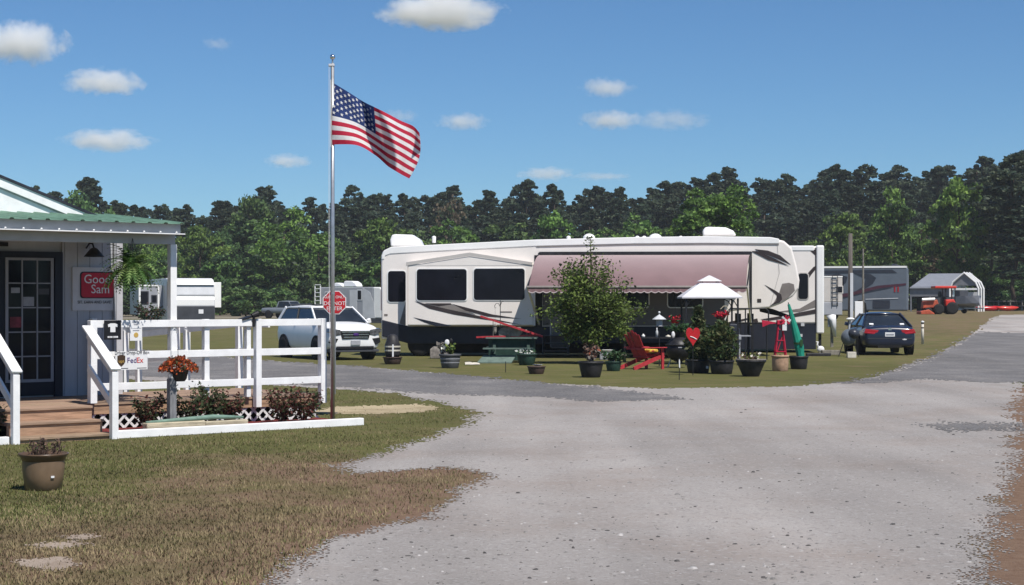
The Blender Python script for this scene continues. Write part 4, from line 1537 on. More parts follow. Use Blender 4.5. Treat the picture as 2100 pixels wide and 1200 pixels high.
def flagpos(s, t):
    """s along the fly, t down the hoist; depth ripples grow towards the fly"""
    a, b2 = cat(TOP, s), cat(BOT, s)
    x = a[0] + (b2[0] - a[0]) * t + 9 * math.sin(math.pi * t) * s ** 3
    y = a[1] + (b2[1] - a[1]) * t
    ph = 2 * math.pi * (1.45 * s - .55 * t)
    dep = .21 * s ** .6 * math.sin(ph + .9) + .05 * s * math.sin(2.3 * ph + 1.0 + 2 * t)
    dep += .19 * math.exp(-((s - .28 - .28 * t) / .09) ** 2) * (1 - .2 * t)
    return Vector(((x - 682) * k, dep - .02, CH - (y - HZ) * k))


NS, NT = 60, 39
fv = [flagpos(i / NS, j / NT) for j in range(NT + 1) for i in range(NS + 1)]
ff, fm = [], []
for j in range(NT):
    for i in range(NS):
        ff.append([j * (NS + 1) + i, j * (NS + 1) + i + 1, (j + 1) * (NS + 1) + i + 1, (j + 1) * (NS + 1) + i])
        st = j // 3
        fm.append(2 if (i < NS * .4 and j < 21) else (0 if st % 2 == 0 else 1))
b = MB()
b.v, b.f, b.m = [tuple(p) for p in fv], ff, fm
b.build('cloth', ['flag_red', 'flag_white', 'flag_blue'], flag, smooth=True, fix=False)
MB().bar(flagpos(0, 0) + Vector((-.012, 0, .03)), flagpos(0, 1) + Vector((-.012, 0, -.03)), .03, .006).build('header', 'flag_white', flag)
for r_ in range(9):
    for c in range(6 if r_ % 2 == 0 else 5):
        s_ = .4 * ((2 * c + 1 if r_ % 2 == 0 else 2 * c + 2)) / 12
        t_ = (7 / 13) * (r_ + 1) / 10
        e = .004
        p0 = flagpos(s_, t_)
        du = (flagpos(s_ + e, t_) - flagpos(s_ - e, t_)).normalized()
        dv = (flagpos(s_, t_ - e) - flagpos(s_, t_ + e)).normalized()
        nn = du.cross(dv).normalized()
        if nn.y > 0:
            nn = -nn
        pts = []
        for i in range(10):
            a = math.pi / 2 + i * math.pi / 5
            rr_ = .030 if i % 2 == 0 else .0125
            pts.append(p0 + nn * .006 + (du * math.cos(a) + dv * math.sin(a)) * rr_)
        MB().add(pts, [list(range(10))]).build('star', 'flag_white', flag, fix=False)

# ------------------------------------------------------------------ octagonal sign behind the flagpole
SD = 34.0
og = P(686, 810, SD)
osn = thing('octagon_sign', 'red octagonal sign with white lettering on a thin post behind the flagpole', 'sign', (og.x, SD, 0))
kz = SD / FPX
zc = CH - (620.5 - HZ) * kz


def octa(r_):
    return [(r_ * math.cos(R(22.5 + 45 * i)), zc + r_ * math.sin(R(22.5 + 45 * i))) for i in range(8)]


MB().prism(octa(26 * kz), -.004, .0).build('border', 'sign_white', osn)
MB().prism(octa(24.2 * kz), -.007, -.0045).build('face', 'sign_red', osn)
MB().box(-.022, .022, .002, .03, 0, zc + .2).build('post', 'galv', osn)
text('lettering', 'GUEST ONLY', 8.0 * kz, 'sign_white', osn, (0, -.009, zc + 11 * kz), sx=.9)
text('lettering', 'DO NOT', 11 * kz, 'sign_white', osn, (0, -.009, zc - 2 * kz))
text('lettering', 'ENTER', 11 * kz, 'sign_white', osn, (0, -.009, zc - 12.5 * kz))

# ------------------------------------------------------------------ glazed pot on the near lawn
gp = G(89, 1004)
k = gp.y / FPX
pt = thing('glazed_pot', 'big glossy brown pot with withered plants on the near lawn', 'pot', gp)
MB().lathe([(34 * k, 0), (37 * k, 2 * k), (41 * k, 30 * k), (43 * k, 50 * k), (42.5 * k, 60 * k), (43 * k, 64 * k)], n=40).build('body', 'pot_glaze', pt, smooth=True)
MB().lathe([(43 * k, 60 * k), (46 * k, 67 * k), (50 * k, 72 * k), (50.5 * k, 75 * k), (46 * k, 75 * k), (43 * k, 70 * k)], n=40).build('rim', 'pot_glaze_dark', pt, smooth=True)
MB().lathe([(2 * k, 69 * k), (44 * k, 68 * k)], n=24).build('soil', 'soil', pt)
MB().box(24 * k, 31 * k, -33.5 * k, -32.2 * k, 27 * k, 31 * k, rot=Matrix.Rotation(R(38), 3, 'Z')).build('sticker', 'sign_white', pt)
g = np.random.default_rng(31)
b = MB()
C = []
for i in range(38):
    a = g.random() * 6.283
    r_ = g.uniform(0, 30) * k
    tp = np.array([r_ * 1.3 * math.cos(a), r_ * 1.3 * math.sin(a), (78 + g.uniform(4, 26)) * k])
    b.tube([(r_ * math.cos(a), r_ * math.sin(a), 68 * k), tuple((tp + np.array([r_ * math.cos(a), r_ * math.sin(a), 68 * k])) / 2 + g.normal(size=3) * 2 * k), tuple(tp)], .004, 4)
    for j in range(7):
        C.append(tp * g.uniform(.86, 1) + g.normal(size=3) * 3 * k)
b.build('stems', 'twig', pt, fix=False)
v, q = leafquads(np.array(C), 3.4 * k, g, .6)
fast('withered_leaves', v, q, ['dry_leaf', 'twig', 'rose_a'], g.choice(3, size=len(C), p=[.4, .45, .15]), parent=pt)


# ------------------------------------------------------------------ the long cream fifth-wheel trailer
V = Fr((2.533, 57.0, 0), R(-4))
rv = thing('fifth_wheel_trailer', 'long cream fifth-wheel trailer with dark windows, mauve awning and swoosh graphics', 'trailer', V.O, V.th)
DW = 2.5
side = [(782, 697), (781, 526), (785, 515), (800, 508), (900, 503), (1000, 498), (1100, 493), (1300, 488), (1450, 486), (1580, 488), (1608, 494), (1624, 508),
        (1634, 545), (1640, 575), (1638, 592), (1626, 608), (1604, 622), (1578, 632), (1500, 638), (1496, 640), (1494, 700)]
b = MB()
b.prism(V.poly(side), 0, DW)
b.build('body', 'rv_cream', rv, bevel=.10, seg=4)
# white roof band along the top edge
band = [(783, 532), (783, 524), (787, 514), (802, 506.5), (900, 501.5), (1000, 496.5), (1100, 491.5), (1300, 486.5), (1450, 484.5), (1580, 486.5), (1598, 490), (1598, 500),
        (1450, 499), (1300, 500), (1100, 505), (1000, 510), (900, 515), (800, 521), (790, 525), (788, 532)]
MB().prism(V.poly(band), -.022, .12).build('roof_band', 'rv_white', rv, bevel=.02)
MB().prism(V.poly([(1100, 505.5), (1300, 500.6), (1450, 499.6), (1597, 501), (1597, 502.5), (1450, 501.4), (1300, 502.4), (1100, 507)]), -.018, .002).build('band_shadow_line', 'rv_taupe', rv)
# dark lower skirt
low = [(783, 655), (836, 669), (1100, 669), (1100, 640), (1494, 640), (1494, 702), (1100, 706), (1090, 708), (840, 706), (834, 700), (783, 688)]
low = [(784, 656), (838, 669.5), (1497, 669.5), (1497, 702), (1090, 706), (840, 705), (784, 690)]
MB().prism(V.poly(low), -.025, DW + .02).build('skirt', 'rv_navy', rv, bevel=.02)
ch = MB()
xa, xb = V.x(840), V.x(1490)
ch.box(xa, xb, .3, DW - .3, .45, .62)
ch.build('chassis', 'under_dark', rv)
MB().box(V.x(850), V.x(1488), .55, DW - .3, .10, .50).build('underside_shade', 'under_dark', rv)  # dark block added for the shade and clutter beneath the trailer


def wheel(parent, c, r, w, ax='y', name='wheel'):
    t = MB()
    pr = [(r * .6, -w / 2), (r * .93, -w / 2), (r, -w * .36), (r, w * .36), (r * .93, w / 2), (r * .6, w / 2)]
    t.lathe(pr, n=24)
    if ax == 'y':
        t.v = [(c[0] + x, c[1] + z, c[2] + y) for x, y, z in t.v]
    ob = t.build(name, 'tyre', parent, smooth=True)
    t = MB()
    t.lathe([(.03, -w * .42), (r * .25, -w * .40), (r * .55, -w * .30), (r * .61, -w * .46), (r * .62, w * .46), (.03, w * .4)], n=20)
    t.v = [(c[0] + x, c[1] + z, c[2] + y) for x, y, z in t.v]
    t.build('rim', 'rim_metal', ob, smooth=True)
    return ob


for px in (860, 905):
    wheel(rv, (V.x(px), .18, .40), .40, .26)
    wheel(rv, (V.x(px), DW - .18, .40), .40, .26)
# slide-out with windows and trim
SY = -.36
sl0, sl1 = V.x(836, SY), V.x(1094, SY)
zt0, zb0 = V.pl(900, 541, SY)[1], V.pl(900, 667.5, SY)[1]
MB().box(sl0, sl1, SY, .3, zb0, zt0).build('slide_out', 'rv_cream', rv, bevel=.03)
trim = V.poly([(833, 545), (833, 538), (963, 518), (1092, 538), (1092, 544), (963, 525)], SY)
MB().prism(trim, SY - .025, SY + .004).build('slide_trim', 'rv_trim', rv)
MB().prism(V.poly([(838, 545), (963, 525.5), (1090, 544)], SY), SY - .006, -.01).build('slide_gable', 'rv_cream', rv)
b = MB()
b.box(sl0 - .06, sl0, SY - .02, SY + .05, zb0, zt0)
b.box(sl1, sl1 + .06, SY - .02, SY + .05, zb0, zt0)
b.build('slide_flange', 'rv_cream', rv)
b = MB()


def window(fr, parent, x0, x1, y0, y1, yl, r=.09, rim='rv_white', glass='rv_glass', pad=2.2, name='window'):
    a, z0 = fr.pl(x0, y1, yl)
    c, z1 = fr.pl(x1, y0, yl)
    k = (c - a) / (x1 - x0) * pad
    f = MB().prism(rrect(a - k, c + k, z0 - k, z1 + k, r * 1.25), yl - .018, yl - .001).build(name, rim, parent, bevel=.006)
    MB().prism(rrect(a, c, z0, z1, r), yl - .026, yl - .0185).build('pane', glass, f)
    m_ = MB()
    return f


window(V, rv, 796, 832, 556, 619, 0)
window(V, rv, 855, 957, 552, 616, SY)
window(V, rv, 972, 1076, 551, 615, SY)
# graphics on the slide and body (thin vinyl)


def deco(fr, parent, pts, m, yl, off=.008, name='graphic'):
    return MB().prism(fr.poly(pts, yl), yl - off, yl - off + .005).build(name, m, parent)


deco(V, rv, [(851, 618), (900, 630), (968, 645), (1070, 666), (985, 654), (930, 645), (880, 633)], 'rv_brown', SY)
deco(V, rv, [(877, 624), (905, 626), (925, 624), (958, 637), (975, 645), (930, 637)], 'rv_taupe', SY)
deco(V, rv, [(870, 622), (925, 622), (926, 624.5), (900, 628)], 'rv_brown', SY, .012)
deco(V, rv, [(926, 623), (965, 633), (1010, 645), (1070, 654), (1000, 649), (955, 637)], 'rv_brown', SY, .010)
deco(V, rv, [(848, 651), (880, 658), (930, 669), (893, 669), (870, 661)], 'rv_navy', SY)
deco(V, rv, [(1027, 638.5), (1050, 638.5), (1050, 641), (1027, 641)], 'rv_taupe', SY)
deco(V, rv, [(832, 619), (834.5, 619), (834.5, 668), (819, 664)], 'rv_taupe', 0)
deco(V, rv, [(788, 644), (795, 644), (795, 648), (788, 648)], 'rv_taupe', 0)
# front cap graphics
deco(V, rv, [(1548, 511), (1575, 514), (1600, 524), (1622, 543), (1590, 529), (1560, 519)], 'rv_brown', 0, .012)
deco(V, rv, [(1540, 515), (1552, 515), (1590, 531), (1618, 545), (1575, 533)], 'rv_brown', 0, .016)
deco(V, rv, [(1604, 582), (1618, 580), (1628, 583), (1630, 596), (1616, 611), (1596, 622), (1585, 624), (1598, 600)], 'rv_taupe', 0, .006)
deco(V, rv, [(1568, 584), (1590, 596), (1602, 604), (1604, 614), (1598, 621), (1578, 628), (1592, 617), (1593, 606)], 'rv_brown', 0, .010)
deco(V, rv, [(1593.5, 499), (1594.5, 499), (1599, 560), (1580, 628), (1579, 628), (1597.5, 560)], 'rv_trim', 0, .009, 'cap_seam')
deco(V, rv, [(1553, 613), (1561, 613), (1561, 620), (1553, 620)], 'rv_brown', 0, .012, 'outlet_cover')
# hitch
b = MB()
b.prism(V.poly([(1563, 628), (1590, 634), (1622, 646), (1620, 652), (1585, 645), (1565, 640)]), 1.0, 1.5)
b.build('hitch_arm', 'under_dark', rv)
for px in (1518, 1544):
    x = V.x(px)
    for y in (.25, DW - .25):
        b = MB()
        b.box(x - .04, x + .04, y - .04, y + .04, .05, 1.4)
        b.box(x - .12, x + .12, y - .12, y + .12, 0, .05)
        b.build('landing_leg', 'black_metal', rv)
MB().prism(V.poly([(1113, 529), (1486, 527), (1486, 668), (1113, 668)]), -.012, -.001).build('patio_shade_panel', 'patio_shade', rv)  # dark panel painting the awning's shade onto the cream wall
# patio side under the awning: door, windows, steps
window(V, rv, 1130, 1166, 600, 712, -.013, .06, 'rv_trim', 'rv_taupe', name='entry_door')
window(V, rv, 1230, 1330, 585, 630, -.013)
window(V, rv, 1370, 1440, 590, 630, -.013)
MB().box(V.x(1096), V.x(1112), -.02, .05, .8, 3.3).build('awning_shade_panel', 'black_metal', rv)
b = MB()
for i in range(3):
    zz = .22 + i * .24
    b.box(V.x(1116), V.x(1166), -.95 + i * .28, -.68 + i * .28, zz - .03, zz)
b.box(V.x(1115), V.x(1116.5), -.9, 0, .1, .7)
b.box(V.x(1165.5), V.x(1167), -.9, 0, .1, .7)
b.build('entry_steps', 'trailer_dark', rv)
# awning
AY = -2.5
ax0, ax1 = V.x(1108, 0), V.x(1538, 0)
az = V.pl(1300, 521, 0)[1]
ox0, ox1 = V.x(1084, AY), V.x(1530, AY)
oz = V.pl(1300, 591, AY)[1]
rows, cols = 12, 24
rings = []
for i in range(rows + 1):
    t = i / rows
    y = -.06 + (AY + .06) * t
    z = az - .04 + (oz - az + .04) * t + .30 * math.sin(math.pi * t) ** .9
    rings.append([(ax0 + (ox0 - ax0) * t + ((ax1 - ax0) * (1 - t) + (ox1 - ox0) * t) * j / cols, y, z) for j in range(cols + 1)])
b = MB()
b.loft(rings[:2], caps=False, closed=False, mi=1)
b.loft(rings[1:], caps=False, closed=False, mi=0)
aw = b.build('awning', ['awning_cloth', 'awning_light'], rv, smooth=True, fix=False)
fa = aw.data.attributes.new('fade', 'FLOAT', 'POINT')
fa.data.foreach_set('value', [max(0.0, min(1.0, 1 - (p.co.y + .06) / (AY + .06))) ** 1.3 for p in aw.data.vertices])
# scalloped valance
b = MB()
nsc = 30
for i in range(nsc):
    x0, x1 = ox0 + (ox1 - ox0) * i / nsc, ox0 + (ox1 - ox0) * (i + 1) / nsc
    n_ = 6
    up = [(x0 + (x1 - x0) * j / n_, AY - .012, oz) for j in range(n_ + 1)]
    dn = [(x0 + (x1 - x0) * j / n_, AY - .05, oz - .10 - .045 * math.sin(math.pi * j / n_)) for j in range(n_ + 1)]
    b.loft([up, dn], caps=False, closed=False)
b.build('valance', 'awning_cloth', aw, fix=False)
b = MB()
for i in range(nsc):
    x0, x1 = ox0 + (ox1 - ox0) * i / nsc, ox0 + (ox1 - ox0) * (i + 1) / nsc
    n_ = 6
    up = [(x0 + (x1 - x0) * j / n_, AY - .053, oz - .085 - .045 * math.sin(math.pi * j / n_)) for j in range(n_ + 1)]
    dn = [(x0 + (x1 - x0) * j / n_, AY - .055, oz - .112 - .045 * math.sin(math.pi * j / n_)) for j in range(n_ + 1)]
    b.loft([up, dn], caps=False, closed=False)
b.build('valance_hem', 'awning_light', aw, fix=False)
MB().tube([(ox0 - .05, AY, oz + .03), (ox1 + .05, AY, oz + .03)], .045, 10).build('roller', 'rv_taupe', aw)
MB().box(ax0 - .03, ax1 + .03, -.07, -.005, az - .03, az + .075).build('awning_rail', 'black_metal', aw)
for (x0, x1) in ((V.x(1106, 0), ox0 - .03), (V.x(1540, 0), ox1 + .03)):
    b = MB()
    b.bar((x1, AY, oz + .02), (x0, -.06, 1.05), .05, .06)
    b.build('awning_arm', 'rv_white', aw)
    MB().bar((x1, AY + .01, oz + .05), (x0, -.07, az - .02), .04, .05).build('awning_rafter', 'black_metal', aw)
    MB().box(x0 - .03, x0 + .03, -.05, -.005, 1.0, az + .05).build('awning_post', 'black_metal', aw)
# roof equipment
rz0 = V.pl(1000, 497, .0)[1]


def roofbox(parent, fr, x0, x1, yt, yb, yl, d, name, m='rv_white'):
    a, z0 = fr.pl(x0, yb, yl)
    c, z1 = fr.pl(x1, yt, yl)
    h = z1 - z0
    pr = [(a + .02, z0), (a, z0 + h * .55), (a + .06, z1 - .02), (a + .18, z1), (c - .35, z1 - .02), (c - .1, z0 + h * .55), (c, z0)]
    MB().prism(pr, yl - d / 2, yl + d / 2).build(name, m, parent, bevel=.04)


roofbox(rv, V, 803, 869, 481, 506, 1.2, .7, 'air_conditioner')
roofbox(rv, V, 1441, 1509, 466, 484, 1.2, .7, 'air_conditioner')
for (px, w) in ((1208, 13), (1344, 14)):
    x, z = V.pl(px, 489, 1.0)
    MB().ball((x, 1.0, z), (w * .0158, w * .0158, .16), 16, 0, 8).build('roof_vent_dome', 'rv_white', rv, smooth=True)
for px in (1307, 1321, 1396, 890, 1166):
    x, z = V.pl(px, 492, .9)
    MB().lathe([(.06, z - .1), (.07, z + .10), (.03, z + .13)], (x, .9, 0), 10).build('roof_pipe', 'rv_white', rv)
# rear tail lamp strip
MB().box(V.x(781.2) - .012, V.x(781.2), .06, .2, 1.5, 3.1).build('tail_lamp', 'tail_red', rv)

# ------------------------------------------------------------------ the second trailer just behind it
V2 = Fr((9.0, 61.5, 0), R(-4))
r2 = thing('second_trailer', 'cream trailer with narrow tall window parked behind the front of the long trailer', 'trailer', V2.O, V2.th)
xa, xb = V2.x(1180), V2.x(1687)
zt, zl = V2.pl(1660, 505)[1], V2.pl(1660, 664)[1]
MB().box(xa, xb, 0, 2.45, zl, zt).build('body', 'rv_cream', r2, bevel=.06)
MB().box(xa, xb - .3, -.02, .1, zt - .17, zt + .02).build('roof_band', 'rv_white', r2, bevel=.03)
MB().box(xb - .22, xb + .05, -.04, 2.5, zl - .35, zt + .03).build('end_cap', 'rv_white', r2, bevel=.05)
MB().box(xb - .255, xb - .225, -.015, 0.02, zl, zt - .05).build('cap_seam', 'rv_brown', r2)
MB().box(xa, xb - .23, .01, 2.4, .12, zl).build('skirt', 'rv_navy', r2)
window(V2, r2, 1637, 1657, 561, 613, 0, .09, 'rv_trim')
deco(V2, r2, [(1640, 513), (1660, 513), (1673, 525), (1673, 512)], 'rv_brown', 0)
deco(V2, r2, [(1655, 562), (1668, 548), (1673, 545), (1673, 552), (1664, 563), (1658, 572)], 'rv_brown', 0)
deco(V2, r2, [(1590, 640), (1640, 633), (1673, 614), (1673, 630), (1640, 640)], 'rv_taupe', 0)
deco(V2, r2, [(1560, 655), (1620, 645), (1673, 634), (1673, 643), (1630, 650), (1580, 657)], 'rv_brown', 0, .012)
deco(V2, r2, [(1490, 661), (1520, 655), (1545, 650), (1530, 657), (1500, 664)], 'rv_brown', 0)
deco(V2, r2, [(1545, 655), (1553, 653), (1555, 661), (1547, 663)], 'rv_brown', 0, .014, 'marker_lamp')
for px in (1215, 1260):
    wheel(r2, (V2.x(px), .15, .38), .38, .25)
    wheel(r2, (V2.x(px), 2.3, .38), .38, .25)
for i, (px, py) in enumerate(((1646, 666), (1642, 688))):
    x, z = V2.pl(px, py)
    MB().box(x - .06, x + .06, -.02, .005, z - .05, z + .05).build('hatch_latch', 'trailer_silver', r2)
MB().box(xb - .13, xb - .03, .1, .2, 0, zl - .3).build('stabiliser', 'black_metal', r2)


# ------------------------------------------------------------------ cars
def car_ring(x, zb, zt, w):
    h = zt - zb
    half = [(.0, zb), (.80 * w, zb), (.95 * w, zb + .10 * h), (1.0 * w, zb + .42 * h), (.985 * w, zb + .68 * h), (.93 * w, zb + .92 * h), (.82 * w, zt), (0, zt + .035)]
    pts = [(x, y, z) for y, z in half]
    pts += [(x, -y, z) for y, z in half[-2:0:-1]]
    return pts


def car(name, label, cat, loc, rz, st, gh, paint, wheels, wr, group=None):
    """stations st = (x, z low, z high, half width); greenhouse gh = belt/roof corners"""
    t = thing(name, label, cat, loc, rz, group)
    b = MB()
    b.loft([car_ring(*s) for s in st])
    b.build('body', paint, t, smooth=True, sub=2)
    zb, zr, xr0, xf0, wb, xr1, xf1, wt = gh
    g_ = MB()
    bot = [(xr0, -wb * .96, zb), (xr0, wb * .96, zb), (xf0, wb * .98, zb), (xf0, -wb * .98, zb)]
    top = [(xr1, -wt, zr), (xr1, wt, zr), (xf1, wt, zr), (xf1, -wt, zr)]
    g_.loft([bot, top])
    gl = g_.build('window_glass', 'car_glass', t, bevel=.07, seg=3)
    rf = MB()
    n_ = 8
    rings = []
    for i in range(n_ + 1):
        u = i / n_
        x = xr1 - .06 + (xf1 - xr1 + .12) * u
        cr = .045 * math.sin(math.pi * min(max(u, .08), .92))
        rings.append([(x, -wt - .02, zr - .03), (x, -wt - .01, zr + .01 + cr * .3), (x, -wt * .6, zr + .025 + cr), (x, 0, zr + .03 + cr * 1.2), (x, wt * .6, zr + .025 + cr), (x, wt + .01, zr + .01 + cr * .3), (x, wt + .02, zr - .03), (x, 0, zr - .03)])
    rf.loft(rings)
    rf.build('roof', paint, t, smooth=True)
    for sg in (-1, 1):
        for (p, q, w) in (((xf0 + .02, sg * wb * .985, zb - .02), (xf1 + .01, sg * (wt + .005), zr), .075), ((xr0 - .0, sg * wb * .965, zb - .02), (xr1, sg * (wt + .005), zr), .13),
                          (((xr0 + xf0) * .5 + .02, sg * wb * .985, zb), ((xr1 + xf1) * .5 + .05, sg * (wt + .004), zr), .05)):
            MB().bar(p, q, w, .05, up=(0, sg, 0)).build('pillar', 'black_plastic' if w == .05 else paint, t, bevel=.01)
    for x in wheels:
        for sg in (-1, 1):
            w = st[len(st) // 2][3]
            a = MB().lathe([(wr * 1.14, -.11), (wr * 1.14, .11)], n=24)
            a.v = [(x + p, sg * (w - .095) + r_, wr + .02 + q) for p, q, r_ in a.v]
            a.build('wheel_arch', 'under_dark', t)
            wheel(t, (x, sg * (w - .085), wr), wr, .22)
    return t


suv_st = [(-2.25, .50, 1.02, .72), (-2.18, .40, 1.16, .84), (-1.7, .28, 1.20, .905), (-1.0, .26, 1.19, .92), (0, .24, 1.17, .92), (.8, .24, 1.16, .92), (1.2, .25, 1.15, .915),
          (1.6, .28, 1.12, .90), (1.95, .30, 1.07, .88), (2.15, .32, 1.00, .85), (2.24, .36, .90, .80)]
fp_ = G(728, 739)
hd = R(-61)
cp = fp_ - Vector((math.cos(hd), math.sin(hd), 0)) * 2.2
suv = car('white_suv', 'white compact sport utility car with dark grille parked beside the long trailer', 'car', (cp.x, cp.y, 0), hd, suv_st,
          (1.13, 1.61, -2.05, 1.22, .88, -1.68, .40, .68), 'car_white', (-1.36, 1.33), .345)


def front_detail(t, x, items):
    for (nm, m, y0, y1, z0, z1, dx) in items:
        MB().box(x - .10, x + dx, y0, y1, z0, z1).build(nm, m, t, bevel=.012)


g_ = MB()
g_.prism([(-.50, .90), (.50, .90), (.44, .66), (-.44, .66)], 2.10, 2.262, axis='x')
gr = g_.build('grille', 'black_plastic', suv, bevel=.01)
for z in (.865, .785, .705):
    MB().box(2.2, 2.278, -.46 + (.865 - z) * .35, .46 - (.865 - z) * .35, z - .015, z + .015).build('grille_bar', 'chrome', gr)
MB().ball((2.28, 0, .785), (.012, .10, .045), 14, 0, 6).build('emblem', 'text_purple', gr, smooth=True)
for sg in (-1, 1):
    MB().prism([(sg * .50, .93), (sg * .83, .98), (sg * .86, .86), (sg * .66, .76), (sg * .48, .78)], 1.9, 2.245, axis='x').build('headlight', 'headlamp', suv, bevel=.01)
    MB().prism([(sg * .56, .66), (sg * .82, .69), (sg * .84, .54), (sg * .68, .46)], 1.9, 2.235, axis='x').build('fog_lamp', 'black_plastic', suv, bevel=.01)
    MB().bar((1.00, sg * .93, 1.16), (.95, sg * 1.07, 1.20), .12, .16).build('mirror', 'car_white', suv, bevel=.03)
MB().box(1.9, 2.235, -.62, .62, .34, .43).build('lower_grille', 'black_plastic', suv, bevel=.015)
MB().box(1.9, 2.21, -.80, .80, .25, .335).build('lower_bumper', 'trailer_dark', suv, bevel=.015)
MB().box(2.2, 2.265, -.155, .155, .475, .605).build('number_plate', 'trailer_grey', suv)
for sg in (-1, 1):
    MB().tube([(-1.55, sg * .60, 1.70), (.2, sg * .60, 1.71)], .02, 6).build('roof_rail', 'trailer_dark', suv)
MB().box(-.9, .1, -.4, .4, 1.69, 1.705).build('sunroof', 'car_glass', suv)

sed_st = [(-2.26, .36, .80, .72), (-2.21, .28, .93, .84), (-2.0, .24, .98, .885), (-1.3, .22, .98, .90), (0, .21, .96, .90), (.8, .21, .94, .90), (1.3, .23, .91, .88), (1.9, .27, .84, .83), (2.15, .3, .74, .76), (2.22, .36, .66, .68)]
sp_ = G(1824, 729)
hs_ = R(88)
sc0 = sp_ + Vector((math.cos(hs_), math.sin(hs_), 0)) * 2.15
sed = car('navy_sedan', 'dark blue saloon car seen from behind with stickers on its rear window', 'car', (sc0.x, sc0.y, sc0.z), hs_, sed_st,
          (.93, 1.36, -1.72, 1.10, .85, -.82, .25, .57), 'car_navy', (-1.28, 1.33), .325)
for sg in (-1, 1):
    MB().prism([(sg * .36, .84), (sg * .80, .88), (sg * .86, .74), (sg * .44, .68)], -2.25, -1.95, axis='x').build('tail_light', 'tail_red', sed, bevel=.015)
    MB().prism([(sg * .48, .76), (sg * .74, .78), (sg * .74, .74), (sg * .50, .725)], -2.256, -2.0, axis='x').build('reverse_light', 'sign_maroon', sed)
    MB().bar((.85, sg * .90, 1.0), (.82, sg * 1.02, 1.04), .10, .13).build('mirror', 'car_navy', sed, bevel=.03)
MB().box(-2.262, -2.2, -.16, .16, .63, .77).build('number_plate', 'sign_white', sed)
MB().box(-2.268, -2.262, -.13, .13, .67, .72).build('plate_print', 'trailer_grey', sed)
b = MB().lathe([(.055, -.008), (.055, .008)], n=16)
b.v = [(-2.235 + z, x, .87 + y) for x, y, z in b.v]
b.build('emblem', 'chrome', sed)
MB().box(-2.26, -2.2, -.72, .72, .55, .575).build('bumper_trim', 'trailer_dark', sed)
MB().ball((-2.252, -.48, .54), (.01, .08, .035), 12, 0, 6).build('oval_sticker', 'sign_white', sed)
for (y0, y1, z) in ((.42, .56, 1.04), (-.60, -.46, 1.04)):
    MB().box(0, .006, y0, y1, -.05, .05, rot=Matrix.Rotation(R(64), 3, 'Y'), c=(0, (y0 + y1) / 2, 0)).build('window_sticker', 'sign_white', sed, loc=(-1.52, 0, z))
MB().box(-2.235, -2.0, -.40, .40, .26, .37).build('lower_bumper', 'under_dark', sed)

# pickup truck far behind
tp_ = G(566, 653)
hp = R(-32)
pk_st = [(-2.9, .62, 1.02, .90), (-2.8, .55, 1.14, .95), (-1.0, .5, 1.16, .97), (.8, .5, 1.16, .97), (1.6, .5, 1.14, .97), (2.5, .5, 1.08, .95), (2.85, .55, 1.0, .90), (2.9, .6, .9, .86)]
pk = car('pickup_truck', 'grey pickup truck parked far behind the white car', 'truck', (tp_.x + 1.2, tp_.y, 0), hp, pk_st, (1.12, 1.78, -.75, 1.35, .90, -.55, .75, .72), 'car_grey', (-1.8, 1.85), .40)
MB().box(-2.75, -.85, -.80, .80, 1.12, 1.165).build('cargo_bed', 'under_dark', pk)
MB().box(2.8, 2.94, -.6, .6, .72, .98).build('grille', 'black_plastic', pk)

# ------------------------------------------------------------------ far trailers on the left
T1 = Fr((-21.5, 116, 0), R(22))
t1 = thing('white_trailer', 'white travel trailer with rounded silver front beyond the porch railing', 'trailer', T1.O, T1.th)
xa, xb = T1.x(346), T1.x(441)
z0, z1 = T1.pl(400, 628)[1], T1.pl(400, 571)[1]
zbm = T1.pl(400, 650)[1]
pr = [(0, z0), (0, z0 + .45), (.10, z0 + .62), (.04, z0 + .75), (.22, z1 - .5), (.5, z1 - .12), (1.0, z1), (8.5, z1), (8.5, .55), (.0, .55)]
MB().prism(pr, xa, xb, axis='x').build('body', 'trailer_silver', t1, bevel=.05)
MB().prism([(-.012, z0 + .05), (-.012, z0 + .44), (.085, z0 + .62), (.1, z0 + .62), (.1, z0 + .05)], xa + .05, xb - .05, axis='x').build('nose_roll', 'rv_white', t1)
MB().prism([(.10, z1 - .42), (.46, z1 - .09), (1.0, z1 + .02), (1.0, z1 - .1), (.5, z1 - .3)], xa + .02, xb - .02, axis='x').build('nose_top', 'rv_white', t1)
MB().box(xa + .02, xb - .02, -.02, .2, .5, z0).build('storage_box', 'trailer_dark', t1)
x_, z_ = T1.pl(412, 639)
MB().box(x_ - .16, x_ + .16, -.04, 0, z_ - .14, z_ + .14).build('propane_sticker', 'sign_white', t1)
MB().box(xa - .02, xa + .45, -.01, .5, z0, z1 - .25).build('dark_side_wrap', 'trailer_dark', t1)
MB().box(xb, xb + .55, .6, 3.4, z0 - .1, z1 - .25).build('slide_out', 'rv_white', t1, bevel=.03)
xs_ = T1.x(285, 2.0)
MB().box(xs_, xa, 2.0, 5.5, .9, z1 - .45).build('slide_out', 'trailer_grey', t1, bevel=.02)
b = MB()
for (u0, u1, v0, v1) in ((xs_ - .02, xs_ + .1, .9, z1 - .42), (xa - .35, xa - .25, .9, z1 - .42), (xs_, xa - .25, z1 - .52, z1 - .42)):
    b.box(u0, u1, 1.96, 1.999, v0, v1)
b.build('slide_trim', 'rv_white', t1)
window(T1, t1, 288, 303, 599, 623, 2.0, .05, 'trailer_dark')
window(T1, t1, 312, 320, 607, 620, 2.0, .04, 'trailer_dark')
for y in (3.6, 4.5):
    wheel(t1, (xa + .15, y, .36), .36, .24)
    wheel(t1, (xb - .15, y, .36), .36, .24)
MB().box(xa + .4, xb - .4, -1.3, 0, .45, .56).build('tow_frame', 'black_metal', t1)
